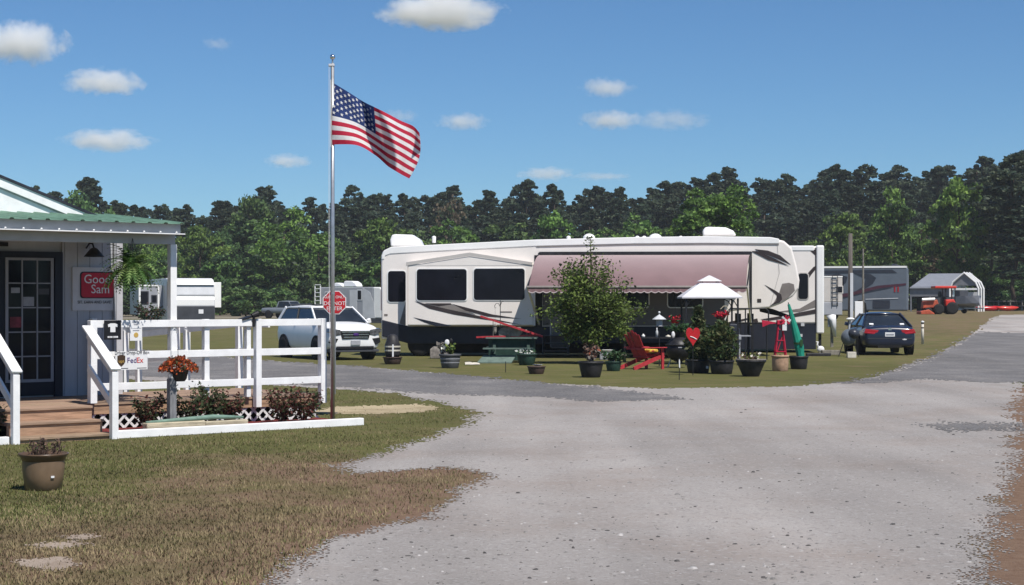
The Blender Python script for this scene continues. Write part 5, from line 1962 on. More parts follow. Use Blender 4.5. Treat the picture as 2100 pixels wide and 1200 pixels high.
MB().tube([((xa + xb) / 2, -1.1, 0), ((xa + xb) / 2, -1.1, .6)], .05, 8).build('jack', 'black_metal', t1)
g = G(300, 672)
bush('garden_bush', 'dark bush in front of the far white trailer', 'bush', P(302, 655, 108) * 1.0 - Vector((0, 0, P(302, 655, 108).z)), 0, 1.1, 1.9, 700, .10, ['rose_a', 'rose_b', 'oak_c'], [.4, .25, .35], 9, .03, 77)

T2 = Fr((-13.5, 112, 0), R(-30))
t2 = thing('grey_trailer', 'grey travel trailer with white rounded nose behind the white car', 'trailer', T2.O, T2.th)
xa, xb = T2.x(655), T2.x(790)
z1 = T2.pl(720, 589)[1]
MB().box(xa, xb - .9, 0, 2.4, .75, z1).build('body', 'trailer_grey', t2, bevel=.05)
nose = [(xb - .9, .75), (xb - .05, .75), (xb + .02, 1.5), (xb - .12, z1 - .35), (xb - .4, z1 - .02), (xb - .9, z1)]
MB().prism(nose, 0, 2.4).build('nose', 'rv_white', t2, bevel=.06)
MB().prism([(xb - 1.7, .75), (xb - .75, .75), (xb - .85, 1.7), (xb - 1.15, z1 - .3), (xb - 1.7, z1 - .05)], -.015, 0).build('side_panel', 'trailer_silver', t2)
MB().box(xa, xb - .1, -.012, 2.4, .45, .75).build('lower_panel', 'trailer_dark', t2)
window(T2, t2, 734, 741, 596, 614, 0, .05, 'trailer_silver')
window(T2, t2, 668, 690, 600, 618, 0, .05, 'trailer_silver')
MB().box(T2.x(717), T2.x(732), -.02, .0, .8, 2.5).build('entry_door', 'trailer_silver', t2)
roofbox(t2, T2, 711, 738, 576, 588, 1.2, .7, 'air_conditioner')
roofbox(t2, T2, 690, 708, 580, 588, 1.2, .6, 'roof_vent')
b = MB()
lx = T2.x(648)
for dx in (0, .42):
    b.bar((lx + dx, -.1, .9), (lx + dx, -.1, z1 + .1), .05)
for i in range(8):
    z = 1.1 + i * .25
    b.bar((lx, -.1, z), (lx + .42, -.1, z), .05)
b.build('ladder', 'rv_white', t2)
for px in (690, 700):
    wheel(t2, (T2.x(px), .15, .35), .35, .24)
    wheel(t2, (T2.x(px), 2.25, .35), .35, .24)
MB().box(xb - .2, xb + 1.1, 1.0, 1.4, .42, .52).build('tow_frame', 'black_metal', t2)

# ------------------------------------------------------------------ far vehicles on the right
mo = P(1780, 645, 130)
zg = float(gz(mo.x, 130))
C1 = Fr((mo.x, 130, zg), R(-14))
c1 = thing('motor_coach', 'grey motor coach with dark swirl graphics behind the utility pole', 'motorhome', C1.O, C1.th)
xa, xb = C1.x(1675), C1.x(1862)
z1 = C1.pl(1800, 549)[1]
MB().box(xa, xb, 0, 2.5, .35, z1).build('body', 'coach_grey', c1, bevel=.10)
MB().box(xa, xb - .1, -.03, 2.5, z1 - .02, z1 + .12).build('roof_edge', 'rv_white', c1)
roofbox(c1, C1, 1828, 1848, 541, 549, 1.2, .7, 'air_conditioner', 'coach_dark')
deco(C1, c1, [(1675, 555), (1830, 553), (1840, 560), (1760, 560), (1675, 562)], 'coach_dark', 0, .02)
deco(C1, c1, [(1675, 566), (1720, 562), (1738, 568), (1735, 580), (1715, 596), (1690, 602), (1700, 588), (1705, 575)], 'coach_dark', 0, .02)
deco(C1, c1, [(1750, 560), (1785, 562), (1797, 570), (1790, 582), (1765, 598), (1748, 602), (1772, 586), (1775, 572)], 'coach_dark', 0, .02)
deco(C1, c1, [(1675, 608), (1740, 601), (1800, 586), (1858, 581), (1858, 585), (1800, 592), (1740, 608), (1675, 616)], 'coach_maroon', 0, .024)
deco(C1, c1, [(1675, 616), (1740, 608), (1800, 592), (1830, 590), (1780, 600), (1720, 614), (1675, 622)], 'coach_dark', 0, .022)
deco(C1, c1, [(1790, 616), (1825, 616), (1825, 632), (1790, 632)], 'coach_dark', 0, .03, 'engine_grille')
deco(C1, c1, [(1775, 613), (1842, 611), (1842, 612.5), (1775, 614.5)], 'trailer_silver', 0, .03, 'chrome_strip')
window(C1, c1, 1700, 1730, 566, 592, 0, .08, 'coach_grey')
for px in (1835, 1842):
    x, z = C1.pl(px, 592)
    MB().box(x - .05, x + .05, -.03, 0, z - .25, z + .15).build('tail_light', 'tail_red', c1)
for px in (1765, 1690):
    wheel(c1, (C1.x(px), .2, .52), .52, .3)
    wheel(c1, (C1.x(px), 2.3, .52), .52, .3)
MB().prism([(C1.x(1752), .3), (C1.x(1754), .9), (C1.x(1760), 1.15), (C1.x(1768), 1.15), (C1.x(1776), .9), (C1.x(1778), .3)], -.02, .05).build('wheel_arch', 'under_dark', c1)

mo = P(1705, 650, 112)
zg = float(gz(mo.x, 112))
C2 = Fr((mo.x, 112, zg), R(8))
c2 = thing('camper_van', 'beige camper rear with ladder and small dark window beside the motor coach', 'camper', C2.O, C2.th)
xa, xb = C2.x(1690), C2.x(1728)
z1 = C2.pl(1700, 568)[1]
zl = C2.pl(1700, 620)[1]
MB().box(xa - .8, xb, 0, 5.5, zl, z1).build('body', 'rv_trim', c2, bevel=.05)
MB().box(xa - .75, xb - .02, -.03, 5.0, .35, zl).build('lower_body', 'trailer_grey', c2, bevel=.04)
MB().box(xa - .8, xb, -.02, .3, z1 - .02, z1 + .06).build('roof_edge', 'rv_white', c2)
window(C2, c2, 1715, 1727, 588, 600, 0, .04, 'rv_trim')
b = MB()
lx = C2.x(1706)
for dx in (0, .35):
    b.bar((lx + dx, -.1, .9), (lx + dx, -.1, z1 + .05), .04)
for i in range(7):
    b.bar((lx, -.1, 1.05 + i * .3), (lx + .35, -.1, 1.05 + i * .3), .04)
b.build('ladder', 'trailer_dark', c2)
for x in (xa - .5, xb - .35):
    wheel(c2, (x, .9, .36), .36, .24)
    wheel(c2, (x, 3.9, .36), .36, .24)

# metal shed with open carport front
mo = P(1930, 641, 178)
zg = float(gz(mo.x, 178))
H1 = Fr((mo.x, 178, zg), R(-24))
sh1 = thing('metal_shed', 'grey metal carport shed with white arched frame and dark open bay', 'shed', H1.O, H1.th)
xa, xm, xb = H1.x(1862), H1.x(1945), H1.x(2004)
zt, ze = H1.pl(1960, 559)[1], H1.pl(1900, 573)[1]
ze2 = H1.pl(1900, 590)[1]
xc_ = (xm + xb) / 2
hw = (xb - xm) / 2
MB().box(xa, xm, 1.0, 1.12, ze2 - .9, ze2 + .1).build('side_wall', 'shed_metal', sh1)
MB().add([(xa, .8, ze2), (xm + .4, .8, ze2), (xm + hw, 6, zt), (xa + hw * .7, 6, zt), (xa, .8, ze2 - .08), (xm + .4, .8, ze2 - .08), (xm + hw, 6, zt - .08), (xa + hw * .7, 6, zt - .08)],
         [(0, 1, 2, 3), (4, 7, 6, 5), (0, 4, 5, 1), (1, 5, 6, 2), (2, 6, 7, 3), (3, 7, 4, 0)]).build('roof', 'shed_roof', sh1)
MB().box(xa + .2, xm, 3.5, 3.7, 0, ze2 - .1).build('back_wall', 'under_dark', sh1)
for x in (xa + .1, (xa + xm) / 2, xm - .1):
    MB().box(x - .07, x + .07, 1.0, 1.14, 0, ze2 - .8).build('post', 'shed_metal', sh1)
arch = [(-hw, 0), (-hw, ze2 - .1), (-hw * .8, ze2 + .55), (0, zt), (hw * .8, ze2 + .55), (hw, ze2 - .1), (hw, 0)]
for yy in (.8, 2.4, 4.0):
    MB().tube([(xc_ + a, yy, z) for a, z in arch], .10, 6).build('arch_frame', 'rv_white', sh1)
MB().box(xc_ - hw, xc_ + hw, .75, .85, ze2 - .25, ze2 - .05).build('cross_bar', 'rv_white', sh1)
MB().prism([(xc_ - hw * .9, ze2 + .2), (xc_ - hw * .75, ze2 + .55), (xc_, zt - .1), (xc_ + hw * .75, ze2 + .55), (xc_ + hw * .9, ze2 + .2)], .9, 1.0).build('gable_panel', 'shed_metal', sh1)
MB().box(xc_ - hw * .95, xc_ + hw * .95, 1.2, 1.3, ze2 - 1.9, ze2 - .45).build('end_panel', 'trailer_silver', sh1)

# tractor
mo = P(1925, 648, 142)
zg = float(gz(mo.x, 142))
k = 142 / FPX
tr = thing('red_tractor', 'red tractor with canopy and front mower parked on the grass', 'tractor', (mo.x, 142, zg), R(0))
# local x to the right; the tractor faces left


def tx(px):
    return (px - 1925) * k


def tz(py):
    return (648 - py) * k


MB().box(tx(1913), tx(1957), -.75, .75, tz(592) - .12, tz(590)).build('canopy', 'tractor_red', tr, bevel=.05)
for px in (1936, 1955):
    for y in (-.55, .55):
        MB().box(tx(px) - .04, tx(px) + .04, y - .04, y + .04, tz(635), tz(591)).build('canopy_post', 'black_metal', tr)
MB().prism([(tx(1890), tz(636)), (tx(1892), tz(622)), (tx(1920), tz(618)), (tx(1925), tz(634))], -.4, .4).build('hood', 'tractor_orange', tr, bevel=.06)
MB().prism([(tx(1935), tz(632)), (tx(1934), tz(618)), (tx(1952), tz(617)), (tx(1957), tz(630)), (tx(1955), tz(634))], -.8, .8).build('rear_fender', 'tractor_red', tr, bevel=.08)
MB().box(tx(1900), tx(1950), -.3, .3, tz(640), tz(630)).build('chassis', 'black_metal', tr)
MB().tube([(tx(1888), -.5, tz(618)), (tx(1914), -.5, tz(617))], .12, 10).build('white_canister', 'rv_white', tr)
MB().prism([(tx(1884), tz(648)), (tx(1884), tz(642)), (tx(1900), tz(638)), (tx(1912), tz(646)), (tx(1912), tz(648))], -.8, .8).build('mower_deck', 'tractor_orange', tr, bevel=.04)
MB().box(tx(1930), tx(1938), -.3, .3, tz(630), tz(612)).build('seat', 'black_plastic', tr, bevel=.04)
for y in (-.7, .7):
    wheel(tr, (tx(1948), y, .5), .5, .35)
    wheel(tr, (tx(1921), y, .42), .42, .3)
    wheel(tr, (tx(1900), y * .9, .28), .28, .2)

# small boat on a trailer
mo = P(1972, 645, 152)
zg = float(gz(mo.x, 152))
bt = thing('motor_boat', 'grey open boat with outboard motor on a trailer in front of the shed', 'boat', (mo.x, 152, zg), R(-60))
b = MB()
rings = []
for i in range(9):
    t = i / 8
    x = -2.2 + 4.4 * t
    w = .95 * (1 - max(0, t - .45) ** 2 * 2.9)
    zk = .55 + .35 * max(0, t - .5) ** 1.5
    rings.append([(x, -w, 1.35 + .2 * t), (x, -w * .85, zk + .25), (x, 0, zk), (x, w * .85, zk + .25), (x, w, 1.35 + .2 * t), (x, w * .9, 1.32 + .2 * t), (x, 0, 1.2), (x, -w * .9, 1.32 + .2 * t)])
b.loft(rings)
b.build('hull', 'trailer_grey', bt, smooth=False)
MB().prism([(-2.6, .7), (-2.2, .7), (-2.15, 1.5), (-2.25, 1.95), (-2.65, 1.95), (-2.75, 1.6)], -.2, .2).build('outboard_motor', 'black_metal', bt, bevel=.06)
MB().box(-.3, .3, -.5, .5, 1.3, 2.0).build('console', 'trailer_dark', bt, bevel=.05)
MB().tube([(-.2, -.7, 1.4), (-.2, -.7, 2.3), (-.2, .7, 2.3), (-.2, .7, 1.4)], .035, 6).build('rail', 'chrome', bt)
MB().box(-2.3, 2.6, -.06, .06, .4, .5).build('trailer_beam', 'galv', bt)
for y in (-.9, .9):
    wheel(bt, (-.6, y, .32), .32, .2)
MB().box(-.66, -.54, -.9, .9, .30, .38).build('axle', 'galv', bt)
MB().box(-2.26, -2.22, -.7, .7, .66, .78).build('light_board', 'rv_white', bt)

# red kayaks lying by the wood
for (px, py, l_, m, lb) in ((2030, 636, 3.2, 'heart_red', 'bright red kayak lying on the grass beyond the shed'), (2066, 638, 2.6, 'tractor_red', 'smaller red kayak lying farther along the wood edge')):
    mo = P(px, py, 186)
    zg = float(gz(mo.x, 186))
    ky = thing('kayak', lb, 'kayak', (mo.x, 186, zg), R(8))
    rings = []
    for i in range(9):
        t = i / 8
        x = (t - .5) * l_
        s_ = max(.05, math.sin(math.pi * t) ** .6)
        rings.append([(x, .38 * s_ * math.cos(a * .785), .3 + .28 * s_ * math.sin(a * .785) + .12 * (1 - s_)) for a in range(8)])
    MB().loft(rings).build('hull', m, ky, smooth=True)
    MB().ball((0, 0, .55), (.4, .22, .06), 12, 0, 6).build('cockpit', 'black_plastic', ky)
fe = thing('wire_fence', 'low grey rail fence along the wood at the end of the drive', 'fence', (0, 0, 0))
ps = []
for px in range(2000, 2240, 24):
    q = P(px, 632, 192)
    zg = float(gz(q.x, 192))
    ps.append((q.x, 192, zg))
    MB().box(q.x - .06, q.x + .06, 191.94, 192.06, zg, zg + 1.15).build('post', 'old_board', fe)
for h in (.55, 1.05):
    MB().tube([(a, c - .09, z + h) for a, c, z in ps], .045, 5).build('rail', 'old_board', fe)


# ------------------------------------------------------------------ things on the lawn in front of the long trailer
def at(px, py):
    g_ = G(px, py)
    return g_, g_.y / FPX                       # place, metres per photo pixel there


def pot(name, label, px, py, wt, wb, h, m, n=20, rim=True, foot=0):
    g_, k = at(px, py)
    t = thing(name, label, 'pot', g_)
    a, b_, hh = wt / 2 * k, wb / 2 * k, h * k
    MB().lathe([(b_ * .96, 0), (b_, .01), ((a + b_) / 2, hh * .5), (a * .94, hh * .84), (a * .94, hh * .86)], n=n).build('body', m, t, smooth=True)
    if rim:
        MB().lathe([(a * .93, hh * .84), (a, hh * .86), (a * 1.02, hh), (a * .93, hh), (a * .90, hh * .9)], n=n).build('rim', m, t, smooth=True)
    MB().lathe([(.01, hh * .92), (a * .92, hh * .915)], n=n).build('soil', 'soil', t)
    return t, k, hh


def sprigs(t, z0, w, h, n, leaf, mats, wts, seed, stems=8, twig='twig', name='foliage', cx=0.0):
    g_ = np.random.default_rng(seed)
    b_ = MB()
    tips = []
    for i in range(stems):
        a = i * 2.4 + g_.random()
        r_ = w * g_.uniform(.3, 1)
        tip = np.array([cx + r_ * math.cos(a), r_ * math.sin(a), z0 + h * g_.uniform(.55, 1)])
        b_.tube([(cx + r_ * .2 * math.cos(a), r_ * .2 * math.sin(a), z0 - .03), tuple((tip + np.array([cx, 0, z0])) / 2), tuple(tip)], [.008, .006, .003], 4)
        tips.append(tip)
    b_.build('stems', twig, t, fix=False)
    tips = np.array(tips)
    c = tips[g_.integers(len(tips), size=n)]
    f = g_.uniform(.25, 1.03, (n, 1))
    base_ = np.array([cx, 0, z0])
    c = base_ + (c - base_) * f + g_.normal(size=(n, 3)) * np.array([w, w, h * .6]) * .13
    c[:, 2] = np.maximum(c[:, 2], z0 - .02)
    v_, q_ = leafquads(c, leaf, g_, .6)
    return fast(name, v_, q_, mats, g_.choice(len(mats), size=n, p=wts), parent=t)


# barrel with white bands standing in a shallow brown bowl
t, k, hh = pot('shallow_bowl', 'shallow brown bowl planter holding a white-banded barrel, beside the white car', 805, 747, 40, 31, 15, 'pot_brown')
g_, k = at(805, 747)
bl = thing('banded_barrel', 'dark barrel lantern with white bands standing in the shallow bowl', 'lantern', g_ + Vector((0, 0, hh * .92)))
MB().lathe([(13 * k, 0), (16 * k, 8 * k), (16 * k, 26 * k), (13 * k, 34 * k), (10 * k, 44 * k), (4 * k, 48 * k)], n=18).build('barrel', 'pot_black', bl, smooth=True)
for z in (13, 21):
    MB().lathe([(16.4 * k, z * k), (16.6 * k, (z + 3.2) * k)], n=18, close=False).build('band', 'cream_box', bl)
MB().box(-1.6 * k + 2 * k, 1.6 * k + 2 * k, -17.2 * k, -16.2 * k, 2 * k, 27 * k).build('upright_slat', 'sign_white', bl)
# grey ribbed pot with lime plant
t, k, hh = pot('ribbed_pot', 'grey ribbed pot with lime-green plant and black and white ornament', 923, 755, 45, 34, 29, 'pot_grey')
for z in (.35, .62):
    MB().lathe([((17 + 5 * z) * k, hh * z), ((18 + 5 * z) * k, hh * (z + .04)), ((17 + 5 * z) * k, hh * (z + .08))], n=20).build('rib', 'trailer_grey', t, smooth=True)
sprigs(t, hh * .9, 16 * k, 24 * k, 130, .055, ['lime_leaf', 'mint_leaf'], [.7, .3], 3)
orn = MB()
orn.ball((-6 * k, -.05, hh + 24 * k), (5 * k, .02, 6 * k), 10, 0, 6)
orn.ball((2 * k, -.05, hh + 27 * k), (4 * k, .02, 5 * k), 10, 1, 6)
orn.tube([(-2 * k, -.04, hh * .9), (-2 * k, -.04, hh + 24 * k)], .008, 5, 1)
orn.build('butterfly_ornament', ['sign_white', 'black_plastic'], t)
sprigs(t, hh * .9, 14 * k, 26 * k, 50, .07, ['grey_leaf', 'white_leaf'], [.7, .3], 13, 5, name='dry_leaves', cx=-16 * k)
g_, k = at(968, 748)
rg = MB()
rings = []
for i in range(6):
    rings.append([((-14 + 6 * i + rng.uniform(-2, 2)) * k, (j - 2) * .16 + rng.uniform(-.03, .03), .015 + .07 * rng.random() * (1 if 0 < j < 4 else .1)) for j in range(5)])
rg.loft(rings, caps=False, closed=False)
tag(rg.build('crumpled_cloth', 'cream_box', smooth=True, loc=g_, fix=False), 'crumpled cream cloth lying on the lawn by the ribbed pot', 'cloth')
# picnic table
g_, k = at(1050, 744)
g_ = g_ + Vector((0, .4, 0))
pt_ = thing('picnic_table', 'dark green picnic table with paler green benches beside the trailer', 'table', g_, R(-4))
for i in range(5):
    MB().box(-.75, .75, -.36 + i * .145, -.225 + i * .145, .70, .74).build('table_plank', 'table_green_light', pt_)
for s_ in (-1, 1):
    for j in (0, 1):
        MB().box(-.8, .65, s_ * .62 - .13 + j * .135, s_ * .62 - .005 + j * .135, .40, .44).build('bench_plank', 'table_green_light', pt_)
    MB().bar((s_ * .5, -.50, 0), (s_ * .5, -.16, .70), .09, .05).build('leg', 'table_green', pt_)
    MB().bar((s_ * .5, .50, 0), (s_ * .5, .16, .70), .09, .05).build('leg', 'table_green', pt_)
    MB().box(s_ * .5 - .02, s_ * .5 + .02, -.74, .74, .34, .40).build('cross_beam', 'table_green', pt_)
MB().box(-.68, .68, -.20, .25, .05, .68).build('storage_chest', 'table_green', pt_, bevel=.01)
MB().add([(-.95, -.95, .03), (.05, -.95, .03), (.15, -.55, .22), (-.80, -.55, .22), (-.95, -.95, .0), (.05, -.95, .0), (.15, -.55, .19), (-.80, -.55, .19)],
         [(0, 1, 2, 3), (4, 7, 6, 5), (0, 4, 5, 1), (1, 5, 6, 2), (2, 6, 7, 3), (3, 7, 4, 0)]).build('loose_panel', 'table_green_light', pt_)
ap = thing('airplane_ornament', 'weathered wooden toy airplane with long red wings standing on the picnic table', 'ornament', g_ + Vector((0, 0, .74)), R(-4))
fx = (-30 + 21) * k
MB().prism([(-.38, .02), (.22, .02), (.30, .12), (.25, .30), (-.30, .28), (-.40, .18)], -.10, .12).build('fuselage', 'old_board', ap, bevel=.015)
MB().bar((-.92, -.14, .62), (.92, -.14, .02), .20, .05, up=(.3, 0, 1)).build('upper_wing', 'chair_red', ap)
MB().bar((-1.05, -.02, .0), (.85, .0, .055), .18, .05, up=(0, 0, 1)).build('lower_wing', 'chair_red', ap)
for x_ in (-.55, .45):
    MB().tube([(x_, -.10, .03), (x_, -.14, .46 - x_ * .32 - .15)], .010, 5).build('strut', 'old_board', ap)
MB().tube([(.30, .0, .2), (.42, .0, .2)], .02, 8).build('propeller_hub', 'old_board', ap)
MB().box(.41, .43, -.2, .2, .18, .22).build('propeller', 'cream_box', ap)
wheel(ap, (-.1, -.16, .02), .07, .04)
# variegated plant in dark tub
t, k, hh = pot('dark_tub', 'dark green tub with white variegated plant at the end of the picnic table', 1080, 749, 42, 30, 24, 'table_green')
sprigs(t, hh * .8, 19 * k, 12 * k, 170, .05, ['white_leaf', 'mint_leaf'], [.6, .4], 8, 9)
t, k, hh = pot('low_pot', 'low brown pot with a white dish on top at the lawn edge', 1100, 767, 38, 29, 16, 'pot_brown')
MB().lathe([(4 * k, hh), (10 * k, hh + 3 * k), (11 * k, hh + 3.5 * k), (4 * k, hh + 1.5 * k)], (2 * k, 0, 0), 14).build('dish', 'sign_white', t, smooth=True)
# shepherd hook with feeder
g_, k = at(1026, 741)
hk = thing('garden_hook', 'thin dark shepherd hook with a small feeder behind the picnic table', 'hook', g_)
zt = (741 - 616) * k
MB().tube([(0, 0, 0), (0, 0, zt)], .011, 6).build('rod', 'black_metal', hk)
MB().tube([(0, 0, zt - .20), (-.05, 0, zt - .10), (-.12, 0, zt - .09), (-.17, 0, zt - .16), (-.16, 0, zt - .24), (-.13, 0, zt - .22)], .009, 6).build('crook', 'black_metal', hk)
MB().tube([(0, 0, zt - .16), (.05, 0, zt - .03), (.10, 0, zt - .04)], .009, 6).build('crook', 'black_metal', hk)
MB().lathe([(.03, zt - 1.0), (.05, zt - .95), (.05, zt - .78), (.07, zt - .76), (.01, zt - .70)], (-.16, 0, 0), 10).build('feeder', 'old_board', hk)
MB().tube([(-.155, 0, zt - .72), (-.155, 0, zt - .24)], .003, 4).build('wire', 'black_metal', hk)
# big dark pot with withered plant
t, k, hh = pot('big_dark_pot', 'big dark purple-grey pot with a withered flower plant', 1212, 774, 53, 38, 33, 'pot_black')
MB().lathe([(19.5 * k, hh * .28), (20.6 * k, hh * .33), (20 * k, hh * .38)], n=20).build('rib', 'pot_grey', t, smooth=True)
sprigs(t, hh * .9, 18 * k, 40 * k, 230, .05, ['dry_leaf', 'grey_leaf', 'rust_petal'], [.5, .3, .2], 18, 10)
# leafy shrub pot
t, k, hh = pot('green_pot', 'small dark green pot hidden by a leafy bush beside the red chair', 1258, 761, 34, 26, 20, 'table_green')
sprigs(t, hh * .7, 27 * k, 28 * k, 420, .05, ['mint_leaf', 'ever_a', 'grey_leaf'], [.45, .4, .15], 28, 12)
g_, k = at(1243, 738)
bw = thing('white_bowl', 'white bowl on a grey block behind the leafy bush', 'bowl', g_)
MB().box(-.2, .2, -.15, .15, 0, .22).build('block', 'trailer_grey', bw, bevel=.02)
MB().lathe([(.08, .221), (.2, .30), (.21, .31), (.19, .30), (.06, .24)], n=16).build('bowl', 'sign_white', bw, smooth=True)
# the small yard tree
g_, k = at(1213, 746)
yt = thing('yard_tree', 'young olive-green leafy tree with thin bare top growing in front of the awning', 'tree', g_)
b = MB()
g = np.random.default_rng(61)
H_ = (746 - 486) * k
b.tube([(0, 0, 0), (.03, 0, .6), (-.02, .02, 1.5), (.0, 0, 2.5), (-.03, 0, H_)], [.06, .05, .04, .025, .008], 8)
C, MI = [], []
for i in range(74):
    z0 = g.uniform(.35, 2.2)
    a = g.random() * 6.283
    zt = g.uniform(.62, 2.95) if i < 60 else g.uniform(2.6, 3.35)
    # crown outline of the photograph: wide below, thin spire above
    R_ = np.interp(zt, [.5, .9, 1.4, 1.9, 2.4, 2.8, 3.2, 3.5], [.95, 1.38, 1.50, 1.40, 1.12, .82, .42, .1])
    r_ = R_ * math.sqrt(g.uniform(.15, 1))
    tip = np.array([r_ * math.cos(a), r_ * math.sin(a) * .9, zt])
    b.tube([(0, 0, z0), tuple(tip * .55 + np.array([0, 0, z0 * .45 - .02])), tuple(tip)], [.018, .012, .004], 5)
    m = int(np.interp(zt, [1, 2, 2.6, 3.3], [330, 250, 100, 44]))
    f = g.uniform(.35, 1.05, (m, 1))
    st0 = np.array([0, 0, z0])
    C.append(st0 + (tip - st0) * f + g.normal(size=(m, 3)) * np.array([.15, .15, .12]))
    MI.append(g.choice(3, size=m, p=[.5, .22, .28] if g.random() < .6 else [.35, .45, .2]))
for j in range(70):
    z = g.uniform(2.9, H_)
    C.append(np.array([[-.02 + g.normal() * .08, g.normal() * .08, z]]))
    MI.append(np.array([0]))
b.build('trunk', 'bark', yt, fix=False, smooth=True)
C, MI = np.concatenate(C), np.concatenate(MI)
v, q = leafquads(C, .046, g, .62)
fast('crown', v, q, ['yard_a', 'yard_b', 'yard_c'], MI, parent=yt)
# red adirondack chair, facing right
g_, k = at(1322, 757)
chx = thing('garden_chair', 'red wooden garden chair with fanned slat back and yellow printed cushion', 'chair', g_, R(36))
for i in range(5):
    y0 = -.27 + i * .11
    top = 1.02 - abs(i - 2) * .05
    MB().bar((-.12, y0 + .05, .30), (-.46, y0 * 1.15 + .055, top), .112, .02, up=(1, 0, .3)).build('back_slat', 'chair_red', chx, bevel=.008)
for i in range(5):
    MB().bar((-.12 + i * .115, -.28, .33 + i * .022), (-.12 + i * .115, .28, .33 + i * .022), .10, .02).build('seat_slat', 'chair_red', chx)
for s_ in (-1, 1):
    MB().bar((-.62, s_ * .29, .03), (.42, s_ * .29, .37), .035, .10).build('rear_leg', 'chair_red', chx)
    MB().box(.30, .38, s_ * .33 - .02, s_ * .33 + .02, 0, .56).build('front_leg', 'chair_red', chx)
    MB().box(-.36, .42, s_ * .36 - .07, s_ * .36 + .07, .56, .585).build('arm', 'chair_red', chx, bevel=.008)
MB().box(.36, .385, -.30, .30, .28, .40).build('apron', 'chair_red', chx)
MB().box(-.34, -.30, -.36, .36, .52, .56).build('back_rail', 'chair_red', chx)
cu = thing('seat_cushion', 'yellow printed cushion on the red garden chair', 'cushion', g_ + Vector((0, 0, .43)), R(36))
MB().box(-.02, .30, -.22, .22, 0, .10).build('pad', 'cushion_yellow', cu, bevel=.035, seg=3)
MB().box(.05, .15, -.222, .0, .03, .07).build('print', 'chair_red', cu)
# black kettle cauldron with plant
g_, k = at(1392, 754)
kg_ = thing('kettle_grill', 'big black kettle grill with a leafy plant on its lid beside the red chair', 'grill', g_)
MB().ball((0, 0, .50), (.36, .36, .34), 20, 0, 10).build('bowl', 'black_metal', kg_, smooth=True)
MB().lathe([(.37, .60), (.38, .62), (.37, .64)], n=24).build('rim', 'black_metal', kg_, smooth=True)
for i in range(3):
    a = i * 2.09 + .5
    MB().tube([(.2 * math.cos(a), .2 * math.sin(a), .3), (.34 * math.cos(a), .34 * math.sin(a), 0)], .018, 6).build('leg', 'trailer_silver', kg_)
MB().tube([(-.05, -.36, .55), (.05, -.36, .55)], .015, 6).build('handle', 'trailer_grey', kg_)
MB().lathe([(.10, .83), (.16, .96), (.17, .97)], n=14).build('plant_pot', 'black_plastic', kg_)
sprigs(kg_, .92, .34, .30, 240, .055, ['mint_leaf', 'ever_a'], [.7, .3], 38, 9)
MB().ball((-.17, -.20, .90), (.05, .03, .09), 10, 0, 6).build('thermometer_dial', 'sign_white', kg_)
# patio table with bottle and jars
g_, k = at(1345, 746)
g_ = g_ + Vector((0, 1.3, 0))
ptt = thing('patio_table', 'dark patio table behind the red garden chair', 'table', g_)
MB().box(-.9, .8, -.35, .35, .70, .74).build('table_top', 'black_metal', ptt)
for x_ in (-.82, .72):
    for y_ in (-.28, .28):
        MB().box(x_ - .025, x_ + .025, y_ - .025, y_ + .025, 0, .70).build('leg', 'black_metal', ptt)
for (x_, lb, m, r_, h) in ((-.28, 'white cup on the dark patio table', 'sign_white', .05, .10), (.12, 'clear bottle on the dark patio table', 'trailer_silver', .04, .28), (.45, 'folded white napkin box on the dark patio table', 'cream_box', .08, .07)):
    tag(MB().lathe([(r_, 0), (r_, h * .6), (r_ * .4, h * .8), (r_ * .4, h)], n=12).build('table_item', m, smooth=True, loc=g_ + Vector((x_, -.2, .74))), lb, 'tableware')
# pagoda feeder on a pole
g_, k = at(1352, 751)
pf = thing('bird_feeder', 'grey pagoda-roofed bird feeder on a thin pole behind the red chair', 'bird feeder', g_)
zr = (751 - 655) * k
MB().tube([(0, 0, 0), (0, 0, zr - .2)], .015, 6).build('pole', 'black_metal', pf)
MB().lathe([(.20, zr), (.12, zr + .06), (.03, zr + .12), (.012, zr + .14)], n=8).build('roof', 'trailer_silver', pf)
MB().lathe([(.10, zr - .2), (.11, zr - .19), (.09, zr - .18), (.09, zr - .01)], n=8).build('seed_house', 'trailer_grey', pf)
MB().ball((0, 0, zr + .19), .035, 10, 0, 6).build('finial', 'trailer_silver', pf)
# hanging basket below the awning
hp_ = V.O + Vector((V.x(1384, -2.3) * V.c + 2.3 * V.s, V.x(1384, -2.3) * V.s - 2.3 * V.c, 0))
hb = thing('hanging_planter', 'red-rimmed planter with trailing green leaves hanging from the awning roller', 'planter', Vector((hp_.x, hp_.y - .12, P(1384, 655, hp_.y).z)), V.th)
MB().lathe([(.10, -.12), (.17, .0), (.175, .01)], n=14).build('pot', 'sign_maroon', hb, smooth=True)
MB().tube([(0, 0, 0), (0, .1, oz + .03 - P(1384, 655, hp_.y).z)], .005, 4).build('hanger', 'black_metal', hb)
sprigs(hb, -.02, .30, -.30, 170, .05, ['mint_leaf', 'ever_a'], [.7, .3], 48, 9)
sprigs(hb, 0.0, .2, .14, 60, .05, ['red_petal', 'mint_leaf'], [.6, .4], 49, 6, name='blossom')
